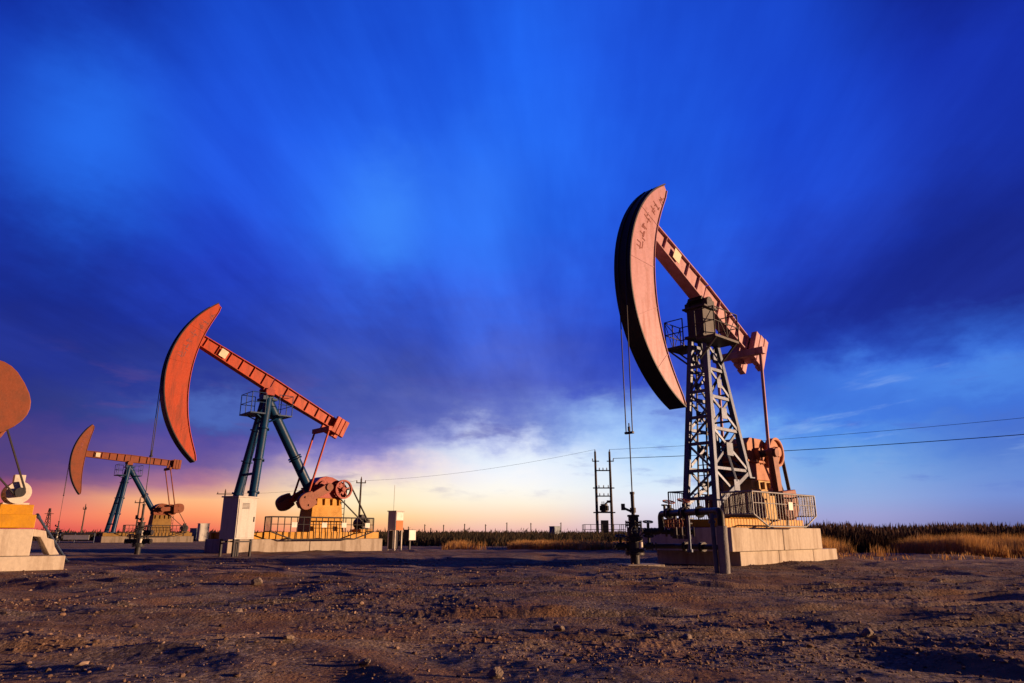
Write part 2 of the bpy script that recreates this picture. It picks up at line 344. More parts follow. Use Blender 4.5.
def veg():
    def area(n, x0, x1, y0, y1):
        return rng.uniform(x0, x1, n), rng.uniform(y0, y1, n)
    # tan grass, right of the stepped foundation, with gaps
    x, y = area(190000, 8.5, 46, 25.0, 31.0); front = 26+.9*perlin(x/2.2, x*0, 71)+.5*perlin(x/.7, y, 72)
    dens = sstep(-.25, .25, perlin(x/2.6, y/5., 73)+.35*np.exp(-((x-11.5)/2.2)**2)+.3*sstep(16, 18, x)-.45*np.exp(-((x-15.1)/1.3)**2))
    k = (y > front) & (rng.random(len(x)) < dens*.8); x, y = x[k], y[k]
    h = (.66+.28*perlin(x/1.5, y/1.5, 74))*rng.uniform(.55, 1.15, len(x)); h *= sstep(-.2, 1.6, y-25.6)*.6+.4
    tag(blades('dry_grass', x, y, h, .012, .13, tan, .0), 'tall dry tan grass in front of the dark reeds on the right', 'grass', kind='stuff')
    # tan grass further back behind the wellhead and in the middle
    x, y = area(70000, -3.5, 12, 31, 42); front = 35.5-2.0*sstep(4, 8, x)+1.2*perlin(x/2., x*0, 75)
    dens = sstep(-.1, .3, perlin(x/2.4, y/3., 76)+.25*sstep(-2.5, 2, x))
    k = (y > front) & (rng.random(len(x)) < dens); x, y = x[k], y[k]; h = (.42+.2*perlin(x/1.2, y/1.2, 77))*rng.uniform(.5, 1.1, len(x))
    tag(blades('dry_grass', x, y, h, .025, .2, tan), 'low tan grass fringe behind the wellhead and below the far scrub', 'grass', kind='stuff')
    # sparse tufts on the dirt verge
    x, y = area(9000, 6, 24, 21.5, 26.5); k = perlin(x/.8, y/.6, 78) > .42; x, y = x[k], y[k]; h = rng.uniform(.06, .22, len(x))
    tag(blades('grass_tufts', x, y, h, .02, .4, tan), 'short straw tufts on the dirt verge before the tall grass', 'grass', kind='stuff')
    # dark reed bed behind, right
    x, y = area(230000, 9, 62, 30.5, 40); h = (1.0+.2*perlin(x/.9, y/2, 79)+.2*perlin(x/4, y/4, 80))*(.55+.55*rng.beta(2.2, 1.6, len(x)))
    k = y > 31.2+.8*perlin(x/2., x*0, 81)-1.5*np.exp(-((x-15.5)/1.6)**2); x, y, h = x[k], y[k], h[k]
    tag(blades('reed_bed', x, y, h, .014, .17, brown, .16), 'dark dead reed bed with feathery tops along the right horizon', 'reeds', kind='stuff')
    # dark scrub along the middle and left horizon
    x, y = area(110000, -100, 16, 44, 110); lot = 46+3*perlin(x/6, x*0, 82)+32*sstep(-8, -24, x)
    h = (.85+.35*perlin(x/3., y/5, 83)+.25*perlin(x/11., y/20, 84))*rng.uniform(.45, 1.1, len(x))
    k = (y > lot) & (np.abs(x) < y*.95); x, y, h = x[k], y[k], h[k]
    tag(blades('scrub', x, y, h, .09, .3, scrubm, .12), 'dark dry scrub forming a low band along the far edge of the lot', 'scrub', kind='stuff')
    x, y = area(50000, -420, 420, 112, 420); k = np.abs(x) < y; x, y = x[k], y[k]
    h = (1.2+.5*perlin(x/9., y/14, 85)+.9*np.clip(perlin(x/26., y/40, 86), 0, 1))*rng.uniform(.5, 1.15, len(x))
    tag(blades('far_scrub', x, y, h, .5, .25, scrubm), 'far flat line of brush on the horizon below the glow', 'scrub', kind='stuff')
veg()

# ------------------------------------------------------------------ pumpjack pieces (local frame: +x to the motor end, -y the sunlit side)
def horsehead(root, pv, Rr, t0, t1, w, th, mat, marks=7):
    n = 44; mb = MB(); vs = []; inner = []
    for i in range(n+1):
        s = i/n; t = R(t0+(t1-t0)*s)
        d = th*(math.sin(PI*min(1, max(0, s)))**.7)+.05+.14*(1-s)**2
        o = (pv[0]-Rr*math.cos(t), pv[1]+Rr*math.sin(t)); q = (pv[0]-(Rr-d)*math.cos(t), pv[1]+(Rr-d)*math.sin(t)); inner.append(q)
        vs += [(o[0], -w/2, o[1]), (o[0], w/2, o[1]), (q[0], w/2, q[1]), (q[0], -w/2, q[1])]
    fs = [(i*4+j, i*4+(j+1) % 4, i*4+4+(j+1) % 4, i*4+4+j) for i in range(n) for j in range(4)]+[(3,2,1,0), (n*4, n*4+1, n*4+2, n*4+3)]
    mb.add(vs, fs); h = mb.build('horsehead', mat, root, .012)
    wp = MB(); vs = []
    for i in range(n+1):
        t = R(t0+(t1-t0)*i/n); a, b = Rr+.003, Rr+.045
        for r_, y in ((a, -w/2-.05), (a, w/2+.05), (b, w/2+.05), (b, -w/2-.05)): vs.append((pv[0]-r_*math.cos(t), y, pv[1]+r_*math.sin(t)))
    wp.add(vs, [(i*4+j, i*4+(j+1) % 4, i*4+4+(j+1) % 4, i*4+4+j) for i in range(n) for j in range(4)]+[(3,2,1,0), (n*4, n*4+1, n*4+2, n*4+3)])
    wp.build('wear_plate', 'wear', h)
    rim = MB()                                      # raised lips along both edges of the side plates
    for y in (-w/2-.012, w/2+.012):
        rim.path([(q[0]+.0, y, q[1]) for q in inner], .022, 6)
    for f in (.2, .42, .63, .82):
        t = R(t0+(t1-t0)*f); q = inner[int(f*n)]; o = (pv[0]-(Rr-.03)*math.cos(t), pv[1]+(Rr-.03)*math.sin(t))
        for y in (-w/2-.004, w/2+.004): rim.bar((o[0], y, o[1]), (q[0], y, q[1]), .03, .012, up=(0,1,0))
    rim.build('edge_lip', mat, h)
    mk = MB()                                       # worn stencilled strokes along the arc, too faint to read
    g = random.Random(5)
    for k in range(marks):
        t = R(t0-8-(t0-14)*k/marks*.92); rad = Rr-.42; c = Vector((pv[0]-rad*math.cos(t), -w/2-.004, pv[1]+rad*math.sin(t)))
        tu = Vector((math.sin(t), 0, math.cos(t))); ra = Vector((-math.cos(t), 0, math.sin(t)))
        for q in range(4):
            o = c+tu*(g.uniform(-.09, .09))+ra*g.uniform(-.1, .1); d = (tu if q % 2 else ra)*g.uniform(.06, .12)
            mk.bar(o-d, o+d, .035, .006, up=(0,1,0))
    mk.build('stencil_marking', 'mark', h)
    return h

class Beam:
    def __init__(s, pv, a, off): s.pv = pv; s.a = R(a); s.off = off
    def p(s, t, n=0., y=0.):
        return Vector((s.pv[0]+t*math.cos(s.a)+(n+s.off)*math.sin(s.a), y, s.pv[1]-t*math.sin(s.a)+(n+s.off)*math.cos(s.a)))

def walking_beam(root, B, front, tail, d, w, mat, plate_t, bearing_mat):
    mb = MB()
    def seg(t0, t1, h0, h1, wd, n0=0, n1=0):
        vs = [B.p(t, n+sg*h/2, y) for t, h, n in ((t0, h0, n0), (t1, h1, n1)) for y, sg in ((-wd/2,-1),(wd/2,-1),(wd/2,1),(-wd/2,1))]
        mb.add(vs, [(3,2,1,0),(4,5,6,7),(0,1,5,4),(1,2,6,5),(2,3,7,6),(3,0,4,7)])
    seg(-front, -.02, d*.72, d, w*.55); seg(.02, tail, d, d*.72, w*.55)
    # flanges
    for s in (-1, 1):
        seg(-front, -.02, .04, .04, w, s*(d*.36+.022), s*(d*.5+.022)); seg(.02, tail, .04, .04, w, s*(d*.5+.022), s*(d*.36+.022))
    k = -front+.5
    while k < tail-.2:
        if abs(k) > .3:
            hh = d*(1-.28*abs(k)/(front if k < 0 else tail))-.01
            seg(k-.012, k+.012, hh, hh, w-.02)
        k += .62
    b = mb.build('walking_beam', mat, root, .008)
    br = MB(); br.box(B.p(0, -d/2-.10), (.55, w*1.25, .13), Matrix.Rotation(B.a, 3, 'Y')); br.tube((B.pv[0], -w*.95, B.pv[1]-.02), (B.pv[0], w*.95, B.pv[1]-.02), .15, n=16)
    br.box((B.pv[0], -w*.8, B.pv[1]-.12), (.42, .16, .26)); br.box((B.pv[0], w*.8, B.pv[1]-.12), (.42, .16, .26))
    br.build('bearing', bearing_mat, b, .01)
    pl = MB(); c0 = B.p(plate_t, 0, -w/2-.012); ex = Vector((math.cos(B.a), 0, -math.sin(B.a))); pl.bar(c0-ex*.17, c0+ex*.17, .016, d*.62, up=(0,0,1)); pl.build('beam_plate', 'cream', b)
    return b

def crank_set(root, cc, phi, pr, rad, ys, mat, wmat, tail_pt, tw, thick=.2, cwl=.9, cww=.85, aw=.15):
    # phi: direction of the crank in the x,z plane; pitmans from the equalizer ends to the pins
    d = Vector((math.cos(phi), 0, math.sin(phi))); n = Vector((-math.sin(phi), 0, math.cos(phi))); c = Vector((cc[0], 0, cc[1]))
    sh = MB(); sh.tube((cc[0], -ys-.1, cc[1]), (cc[0], ys+.1, cc[1]), .11, n=16); sh.build('crank_shaft', 'dark', root)
    for s in (-1, 1):
        y = s*ys; yo = Vector((0, y, 0)); mb = MB(); N = 10
        poly = [c-d*(aw+.05)*math.cos(t)+n*(aw+.05)*math.sin(t) for t in np.linspace(-PI/2, PI/2, N)]
        poly += [c+d*rad*.98+n*aw, c+d*rad*.98-n*aw]
        pv = [(p.x, p.z) for p in poly]; mb.prism(pv, y-thick/2*.8, y+thick/2*.8)
        mb.tube(c+Vector((0, y-thick*.75, 0)), c+Vector((0, y+thick*.75, 0)), aw+.02, n=18)
        cr = mb.build('crank', mat, root, .008)
        wb = MB(); m = rad-cwl*.5
        pts = []
        for t in np.linspace(-PI*.5, PI*.5, 15):
            p = c+d*(m+cwl*(-.08+.58*math.cos(t)**.8))+n*(cww*.5*math.copysign(abs(math.sin(t))**.75, math.sin(t))); pts.append((p.x, p.z))
        for b_ in (.42, -.42): p = c+d*(m-.5*cwl)+n*(b_*cww); pts.append((p.x, p.z))
        yy = y+s*thick*.42; wb.prism(pts, min(yy, yy+s*.26), max(yy, yy+s*.26))
        cp = c+d*m+Vector((0, yy+s*.26, 0)); wb.tube(cp+n*.2, cp+n*.2+Vector((0, s*.05, 0)), .05, n=8); wb.tube(cp-n*.2, cp-n*.2+Vector((0, s*.05, 0)), .05, n=8)
        wb.build('counterweight', wmat, cr, .02)
        pin = c+d*pr+Vector((0, y-s*thick*.9, 0)); top = Vector((tail_pt.x, s*(ys-.18), tail_pt.z))
        pm = MB(); pm.tube(pin, top, .05, n=10); pm.tube(pin-Vector((0, .08, 0)), pin+Vector((0, .08, 0)), .12, n=14); pm.tube(pin, c+d*pr+yo, .06, n=10); pm.tube(top-Vector((0, .07, 0)), top+Vector((0, .07, 0)), .09, n=12)
        pm.build('pitman_arm', tw, root)
    eq = MB(); eq.bar((tail_pt.x, -ys+.05, tail_pt.z), (tail_pt.x, ys-.05, tail_pt.z), .2, .22); return eq

def bridle(root, pv, Rr, t0, zc, zrod, gap=.13):
    x = pv[0]-Rr-.06; cb = MB()
    for s in (-1, 1):
        pts = [(pv[0]-(Rr+.058)*math.cos(R(t)), s*gap, pv[1]+(Rr+.058)*math.sin(R(t))) for t in np.linspace(t0, 0, 14)]
        pts += [(x, s*gap*.9, pv[1]-.6), (x, s*.10, zc)]; cb.path(pts, .016, 6)
    cb.build('bridle', 'cable', root)
    c = MB(); c.box((x, 0, zc), (.08, .26, .06)); c.box((x, 0, zc+.1), (.05, .06, .12)); c.build('carrier_bar', 'dark', root, .01)
    r = MB(); r.tube((x, 0, zc+.25), (x, 0, zrod), .016, n=8); r.build('polished_rod', 'cable', root)
    return x

def guard(root, xa, xb, y, zt, zb, ca, cb_, yi, mat, signs=(), mesh_from=None, step=.16, r=.016):
    """crank guard: frame with cut lower corners, bars, returns to the skid"""
    mb = MB(); zm = zb+(zt-zb)*.35
    P = [(xa, y, zm), (xa, y, zt), (xb, y, zt), (xb, y, zm), (xb-cb_, y, zb), (xa+ca, y, zb)]
    for i in range(6): mb.tube(P[i], P[(i+1) % 6], r*1.5, n=8)
    x = xa+step
    while x < xb-.02:
        lo = zb
        if x < xa+ca: lo = zm+(zb-zm)*(x-xa)/ca
        if x > xb-cb_: lo = zm+(zb-zm)*(xb-x)/cb_
        mb.tube((x, y, lo), (x, y, zt), r*(1 if mesh_from is None else .7), n=6, cap=False); x += step
    mb.tube((xa, y, zm+(zt-zm)*.5), (xb, y, zm+(zt-zm)*.5), r*.8, n=6)
    for xx in (xa, xb):
        mb.tube((xx, y, zt), (xx, yi, zt), r*1.4, n=8); mb.tube((xx, yi, zt), (xx, yi, zb+.0), r*1.4, n=8); mb.tube((xx, y, zm), (xx, yi, zm), r*1.2, n=8)
        q = y+.12
        while q < yi-.05: mb.tube((xx, q, zm), (xx, q, zt), r*.7, n=6, cap=False); q += .12
    for xx in (xa+ca, xb-cb_, (xa+xb)/2): mb.tube((xx, y, zb), (xx, yi, zb+.03), r*1.3, n=8)
    if mesh_from is not None:
        x = mesh_from
        while x < xb: mb.tube((x, y+.01, zm), (x, y+.01, zt), .006, n=4, cap=False); x += .045
        z = zm
        while z < zt: mb.tube((mesh_from, y+.014, z), (xb, y+.014, z), .006, n=4, cap=False); z += .05
        for xx in (xa,):
            q = y
            while q < yi: mb.tube((xx+.01, q, zm), (xx+.01, q, zt), .007, n=4, cap=False); q += .045
    g = mb.build('guard_railing', mat, root)
    for sx in signs:
        sb = MB(); sb.box((sx, y-.035, zt-.33), (.25, .012, .22)); sb.build('sign_plate', 'white', g, .003)
    return g

def sheave(root, c, r, w, mat, spokes=5, solid=False):
    mb = MB(); c = Vector(c); mb.annulus(c, (0,1,0), r, r*.86, w, 40); mb.annulus(c+Vector((0,-w*.5,0)), (0,1,0), r*1.04, r*.9, .02, 40); mb.annulus(c+Vector((0,w*.5,0)), (0,1,0), r*1.04, r*.9, .02, 40)
    mb.tube(c-Vector((0,w*.7,0)), c+Vector((0,w*.7,0)), r*.24, n=20)
    if solid: mb.tube(c-Vector((0,.02,0)), c+Vector((0,w*.35,0)), r*.88, n=36); mb.tube(c-Vector((0,w*.9,0)), c, r*.34, r*.42, n=24)
    else:
        for k in range(spokes):
            t = 2*PI*k/spokes+.3; d = Vector((math.cos(t), 0, math.sin(t))); mb.bar(c+d*r*.2, c+d*r*.9, .05, w*.5, up=(0,1,0))
    return mb.build('sheave', mat, root, .004)
def belts(root, c0, r0, c1, r1, y, rad=.03):
    for s in (-1, 1):
        a = Vector((c0[0], y, c0[1])); b = Vector((c1[0], y, c1[1])); d = (b-a).normalized(); n = Vector((-d.z, 0, d.x))*s
        mb = MB(); mb.bar(a+n*r0, b+n*r1, .11, rad, up=(n.x, n.y, n.z)); mb.build('drive_belt', 'dark', root)
def motor(root, c, L_, r, mat, pulley_y, fan=False):
    x, y, z = c; mb = MB(); mb.tube((x, y-L_/2, z), (x, y+L_/2, z), r, n=24)
    for k in range(18):
        t = 2*PI*k/18; mb.bar((x+math.cos(t)*r, y-L_*.4, z+math.sin(t)*r), (x+math.cos(t)*r, y+L_*.4, z+math.sin(t)*r), .03, .05, up=(math.cos(t), 0, math.sin(t)))
    mb.tube((x, y-L_/2-.05, z), (x, y-L_/2+.02, z), r*1.08, n=24); mb.tube((x, y+L_/2-.02, z), (x, y+L_/2+.1, z), r*1.08, n=24)
    mb.box((x, y, z+r+.09), (.22, .28, .2)); mb.box((x, y, z-r-.02), (r*2.2, L_*.8, .06))
    m = mb.build('motor', mat, root, .006); p = MB(); p.tube((x, pulley_y-.08, z), (x, pulley_y+.08, z), .11, n=20); p.tube((x, pulley_y, z), (x, y, z), .03, n=10); p.build('motor_pulley', 'dark', m); return m

def foundation(loc, blocks, label, mat='concrete'):
    r = empty('concrete_foundation', loc, ANG, label, 'foundation', 'concrete pump foundations')
    for (x0, x1, y0, y1, z0, z1) in blocks:
        mb = MB(); mb.box(((x0+x1)/2, (y0+y1)/2, (z0+z1)/2), (x1-x0, y1-y0, z1-z0)); mb.build('concrete_block', mat, r, .018)
    return r

# ------------------------------------------------------------------ the lattice-tower pumpjack on the right
def pump_lattice():
    X, Y = PUMPS[0]
    foundation((X, Y, 0), [(-1.68, .42, -1.3, 1.3, -.3, .345), (.445, 2.58, -1.3, 1.3, -.3, .345), (2.605, 4.28, -1.3, 1.3, -.3, .345),
        (-2.25, .52, -1.42, 1.42, .352, .95), (.55, 3.0, -1.42, 1.42, .352, .95)], 'stepped two tier pale concrete foundation under the lattice tower pumpjack')
    root = empty('pumpjack', (X, Y, .0), ANG, 'nearest pumpjack with lattice steel tower and tall faded red horsehead', 'pumpjack', 'pumpjacks')
    pv = (-.55, 7.72); Rr = 3.8
    B = Beam(pv, 27, .38)
    horsehead(root, pv, Rr, 61, -66, .46, 1.06, 'pink')
    walking_beam(root, B, 3.45, 3.35, .62, .40, 'pink', -1.75, 'wear')
    # tail balance weights
    tw = MB()
    for k in range(3):
        for s in (-1, 1): tw.box(B.p(2.78+k*.27, .0, s*.32), (.24, .2, 1.0+.1*k), Matrix.Rotation(B.a, 3, 'Y'))
    tw.build('tail_weight', 'pink', root, .015)
    cc = (1.35, 3.15); E_ = B.p(2.5, -.55)
    eq = crank_set(root, cc, R(-84), 1.15, 1.98, .95, 'brownred', 'brownred', E_, 'pink', cwl=.85, cww=1.0, aw=.11)
    eq.bar(E_, B.p(2.5, -.2), .18, .25); eq.build('equalizer', 'pink', root, .01)
    xb = bridle(root, pv, Rr, 52, 3.3, 1.7)
    # skid
    sk = MB()
    for s in (-1, 1): sk.box((.55, s*.78, 1.075), (5.0, .22, .24))
    for x in (-1.8, -.6, .6, 1.9, 2.9): sk.box((x, 0, 1.07), (.2, 1.33, .2))
    sk.box((-.4, -.78, 1.21), (2.0, .3, .02)); sk.build('skid', 'yellow', root, .01)
    # tower
    T = lambda z: (-1.34+(z-.95)*.102, .51-(z-.95)*.0466)       # front x, half width
    Rx = lambda z: 1.07-(z-.95)*.232
    zt = 6.55; tb = MB(); zf = 1.19
    leg = lambda a, b: (tb.bar(a, b, .15, .15, up=(1,0,0)))
    fr = lambda z, s: Vector((T(z)[0], s*T(z)[1], z)); re = lambda z, s: Vector((Rx(z), s*max(T(z)[1], .2), z))
    for s in (-1, 1):
        leg(fr(zf, s), fr(zt, s)); leg(re(2.38, s), re(zt, s))
        lv = [6.35, 5.55, 4.7, 3.75, 2.6]
        for k, z in enumerate(lv):
            tb.bar(fr(z, s), re(z, s), .07, .10) if z > 2.7 else None
        for k in range(4):
            a, b = lv[k], lv[k+1]; off = Vector((0, s*.035, 0))
            tb.bar(fr(a, s)+off, re(b, s)+off, .04, .085); tb.bar(fr(b, s)-off, re(a, s)-off, .04, .085)
            c = (fr(a, s)+re(b, s)+fr(b, s)+re(a, s))/4; sz = .2+.05*k; tb.box(c+Vector((0, s*.065, 0)), (sz, .02, sz*1.1))
        off = Vector((0, s*.035, 0))
        tb.bar(re(2.55, s)+off, fr(1.55, s)+off, .05, .12); tb.bar(fr(2.6, s)-off, (fr(1.55, s)+re(2.55, s))/2-off, .04, .08)
        c = (fr(1.55, s)+re(2.55, s))/2+Vector((.15, s*.06, .1)); tb.box(c, (.3, .02, .32)); tb.bar(c+Vector((0, 0, .1)), (fr(2.6, s)+re(3.75, s))/2, .04, .07)
        tb.bar(fr(2.6, s), re(2.6, s), .06, .09)
    z = 1.75; k = 0
    while z < 6.3:
        tb.bar(fr(z, -1), fr(z, 1), .07, .09); z2 = min(z+.78, 6.4); a, b = (-1, 1) if k % 2 else (1, -1)
        tb.bar(fr(z, a), fr(z2, b), .05, .06); tb.bar(re(max(z, 2.5), a), re(max(z2, 2.7), b), .05, .06); tb.bar(re(max(z, 2.5), -1), re(max(z, 2.5), 1), .05, .06); z = z2; k += 1
    # saddle head
    zc = (zt+pv[1])/2; sd = MB(); sd.box((-.55, 0, zc-.08), (.62, .56, pv[1]-zt-.12)); sd.box((-.55, 0, zt+.02), (.9, .66, .08)); sd.box((-.55, 0, pv[1]-.21), (.75, .8, .06)); sd.build('saddle', 'dark', root, .01)
    for s in (-1, 1): tb.box(fr(zf, s)+Vector((0, 0, .02)), (.34, .3, .04)); tb.box(re(2.38, s)+Vector((0, 0, .02)), (.34, .26, .04))
    tb.build('tower', 'galv', root, .006)
    ld = MB()
    for y in (-.14, .16): ld.bar((T(1.3)[0]+.14, y, 1.3), (T(6.3)[0]+.14, y, 6.3), .04, .04, up=(0,1,0))
    z = 1.5
    while z < 6.2: ld.tube((T(z)[0]+.14, -.14, z), (T(z)[0]+.14, .16, z), .014, n=6); z += .3
    ld.build('ladder', 'dark', root)
    # platforms with rails either side of the saddle
    for s in (-1, 1):
        pm = MB(); y0, y1 = s*.34, s*.98; xa, xb2 = (-1.45, -.12) if s < 0 else (-1.05, -.2); pm.box(((xa+xb2)/2, (y0+y1)/2, 6.33), (xb2-xa, .64, .07))
        for x in (xa+.1, xb2-.1): pm.bar((x, s*.95, 6.3), (x+.05, s*.33, 5.75), .05, .05)
        pl = pm.build('platform', 'dark', root); rl = MB()
        c = [(xa, y0), (xa, y1), (xb2, y1), (xb2, y0)]
        for (x, y) in c+[((xa+xb2)/2, y1)]: rl.tube((x, y, 6.36), (x, y, 7.2), .02, n=8)
        for zz in (6.78, 7.2):
            for i in range(3): rl.tube((*c[i], zz), (*c[i+1], zz), .017, n=8)
        rl.tube((xa, y1, 7.2), ((xa+xb2)/2, y1, 6.36), .012, n=6); rl.tube((xb2, y1, 7.2), ((xa+xb2)/2, y1, 6.36), .012, n=6); rl.tube((xa, y1, 7.2), (xa, y0, 6.36), .012, n=6)
        rl.build('platform_railing', 'dark', pl)
    # pedestal and gearbox
    pd = MB(); pd.add([(x, y, z) for z, x0, x1, hy in ((1.2, .74, 2.25, .52), (2.36, .82, 2.1, .46)) for x, y in ((x0, -hy), (x1, -hy), (x1, hy), (x0, hy))], [(3,2,1,0),(4,5,6,7),(0,1,5,4),(1,2,6,5),(2,3,7,6),(3,0,4,7)])
    for x in (1.05, 1.45, 1.85): pd.box((x, -.52, 2.2), (.05, .1, .22))
    pd.build('pedestal', 'ochre', root, .012)
    gb = MB(); gb.prism([(.84, 2.37), (2.2, 2.37), (2.3, 2.75), (2.3, 3.2), (2.05, 3.52), (1.75, 3.64), (1.0, 3.64), (.8, 3.45), (.8, 2.6)], -.44, .44)
    gb.box((1.5, 0, 2.92), (1.7, 1.02, .07)); gb.tube((2.2, -.52, 3.26), (2.2, .52, 3.26), .15, n=20); gb.tube((1.35, -.6, 3.15), (1.35, .6, 3.15), .2, n=20)
    for x in (.9, 1.2, 1.6, 1.85, 2.15): gb.tube((x, -.49, 2.85), (x, -.49, 3.0), .03, n=8)
    gb.build('gearbox', 'copper', root, .015)
    sheave(root, (2.2, -.6, 3.26), .44, .18, 'copper', solid=True)
    motor(root, (2.95, -.15, 1.55), .6, .24, 'brownred', -.6); belts(root, (2.2, 3.26), .44, (2.95, 1.55), .11, -.6)
    mbs = MB(); mbs.box((2.85, -.2, 1.12), (.55, .9, .2)); mbs.box((2.75, -.62, 1.09), (.2, .2, .3)); mbs.build('motor_base', 'yellow', root, .008)
    guard(root, -1.7, 1.98, -1.78, 1.86, .98, .75, .75, -.9, 'railgalv', (.35,), mesh_from=1.1)
    guard2 = MB()                                   # far-side guard seen past the tower
    for x in (-.5, .3, 1.1, 1.9): guard2.tube((x, 1.6, 1.0), (x, 1.6, 2.02), .022, n=8)
    for z in (1.05, 1.5, 2.02): guard2.tube((-.5, 1.6, z), (1.9, 1.6, z), .02, n=8)
    for x in (-.5, 1.9): guard2.tube((x, 1.6, 2.02), (x, .9, 2.02), .02, n=8); guard2.tube((x, .9, 1.0), (x, .9, 2.02), .02, n=8); guard2.tube((x, 1.6, 1.05), (x, .9, 1.05), .02, n=8)
    x = -.38
    while x < 1.9: guard2.tube((x, 1.6, 1.05), (x, 1.6, 2.02), .01, n=5, cap=False); x += .12
    guard2.build('guard_railing', 'dark', root)
    return xb
XB = pump_lattice()

# ------------------------------------------------------------------ the tubular A-frame pumpjacks
def pump_tube(idx, beam_a, head, phi, label, flabel, pivz=7.3, mat='orange', wm='red', two_tier=False, motor_mat='dark', signs=(), motor_x=5.4, tail=4.3, weights=3, cw=(.9,.85), gx=5.1, mz=1.28, ym='yellow', cm='concrete', km=None):
    X, Y = PUMPS[idx]; zo = .36 if two_tier else 0.
    bl = [(-1.6, 2.1, -1.3, 1.3, -.3, .56), (2.13, 5.96, -1.3, 1.3, -.3, .56)]
    if two_tier: bl = [(-1.9, 2.3, -1.35, 1.35, -.3, .30), (2.33, 5.98, -1.35, 1.35, -.3, .30), (-1.6, 2.1, -1.25, 1.25, .307, .90), (2.13, 5.28, -1.25, 1.25, .307, .90)]
    foundation((X, Y, 0), bl, flabel, cm)
    root = empty('pumpjack', (X, Y, zo), ANG, label, 'pumpjack', 'pumpjacks')
    pv = (0., pivz); Rr = 4.6; B = Beam(pv, beam_a, .34)
    horsehead(root, pv, Rr, head[0], head[1], .46, .92, mat); walking_beam(root, B, 4.05, tail, .6, .4, mat, -2.65, wm)
    tw = MB()
    for k in range(weights):
        for s in (-1, 1): tw.box(B.p(3.75+k*.24, -.05, s*.31), (.21, .18, .85), Matrix.Rotation(B.a, 3, 'Y'))
    if weights: tw.build('tail_weight', mat, root, .015)
    E_ = B.p(3.35, -.55); cc = (3.06, 2.92)
    eq = crank_set(root, cc, R(phi), 1.15, 1.78, .92, km or wm, km or mat, E_, mat, cwl=cw[0], cww=cw[1]); eq.bar(E_, B.p(3.35, -.2), .18, .25); eq.build('equalizer', mat, root, .01)
    bridle(root, pv, Rr, min(48, head[0]-4), 3.9, 1.4)
    sk = MB(); xe = 5.85 if not two_tier else 5.3
    for s in (-1, 1): sk.box(((xe-1.5)/2, s*1.0, .715), (xe+1.5, .2, .3))
    x = -1.3
    while x < xe: sk.box((min(x, xe-.1), 0, .71), (.18, 1.79, .27)); x += 1.3
    sk.box(((xe-1.5)/2, 0, .845), (xe+1.4, 1.79, .03)); sk.build('skid', ym, root, .01)
    zb = .86
    for s in (-1, 1):
        tl = MB(); a = Vector((-.75, s*1.12, zb)); b = Vector((0, s*.2, pivz-.42)); tl.tube(a, b, .19, n=20)
        for f in (.28, .52, .76): p = a.lerp(b, f); d = (b-a).normalized(); tl.tube(p-d*.03, p+d*.03, .26, n=20)
        tl.box(a+Vector((0, 0, .02)), (.5, .42, .05)); tl.build('tower_leg', 'teal', root)
    tl = MB(); a = Vector((2.85, 0, 2.35)); b = Vector((.12, 0, pivz-.5)); tl.tube(a, b, .23, n=20); d = (b-a).normalized()
    for f in (.42, .44): p = a.lerp(b, f); tl.tube(p-d*.02, p+d*.02, .32, n=20)
    tl.build('tower_leg', 'teal', root)
    tb = MB(); f0 = lambda z, s: Vector((-.75+(z-zb)/(pivz-.42-zb)*.75, s*(1.12-(z-zb)/(pivz-.42-zb)*.92), z))
    for z in (1.6, 3.4): q = MB(); q.tube(f0(z, -1), f0(z, 1), .06, n=10); q.build('tower_brace', 'teal', root)
    tb.box((.05, 0, pivz-.42), (.7, .72, .1)); tb.box((.0, 0, pivz-.28), (.5, .5, .2)); tb.build('tower_cap', 'teal', root)
    ld = MB()
    for s in (-.55, -.95): ld.bar(f0(1., 0)+Vector((-.2, s*.3, 0)), f0(6.2, 0)+Vector((-.2, s*.3, 0)), .03, .03)
    z = 1.3
    while z < 6.1: ld.tube(f0(z, 0)+Vector((-.2, -.165, 0)), f0(z, 0)+Vector((-.2, -.285, 0)), .012, n=6); z += .32
    ld.build('ladder', 'teal', root)
    zp = pivz-1.18
    for xa, xb, xo, xi in ((-.95, -.25, -.93, -.27), (.35, 1.05, 1.03, .37)):
        pm = MB(); pm.box(((xa+xb)/2, 0, zp), (xb-xa, 1.3, .06))
        for y, yy in ((-.5, -.15), (.5, .15)): pm.bar(((xa+xb)/2, y, zp-.03), (0.05, yy, zp-.35), .05, .05)
        pl = pm.build('platform', 'teal', root); rl = MB(); c = [(xi, -.63), (xo, -.63), (xo, .63), (xi, .63)]
        for (x, y) in c+[(xo, 0)]: rl.tube((x, y, zp+.03), (x, y, zp+.95), .02, n=8)
        for zz in (zp+.5, zp+.95):
            for i in range(3): rl.tube((*c[i], zz), (*c[i+1], zz), .017, n=8)
        rl.build('platform_railing', 'teal', pl)
    pd = MB(); pd.add([(x, y, z) for z, x0, x1, hy in ((.86, 2.38, 4.1, .68), (2.42, 2.5, 3.98, .56)) for x, y in ((x0, -hy), (x1, -hy), (x1, hy), (x0, hy))], [(3,2,1,0),(4,5,6,7),(0,1,5,4),(1,2,6,5),(2,3,7,6),(3,0,4,7)])
    for x in (2.68, 3.08, 3.48, 3.84): pd.box((x, -.62, 2.25), (.06, .1, .3)); pd.box((x, .62, 2.25), (.06, .1, .3))
    pd.build('pedestal', ym, root, .012)
    gb = MB(); gb.prism([(2.52, 2.43), (4.1, 2.43), (4.28, 2.62), (4.3, 2.95), (4.1, 3.18), (3.75, 3.3), (3.45, 3.42), (3.1, 3.46), (2.8, 3.36), (2.58, 3.14), (2.47, 2.85), (2.47, 2.6)], -.52, .52)
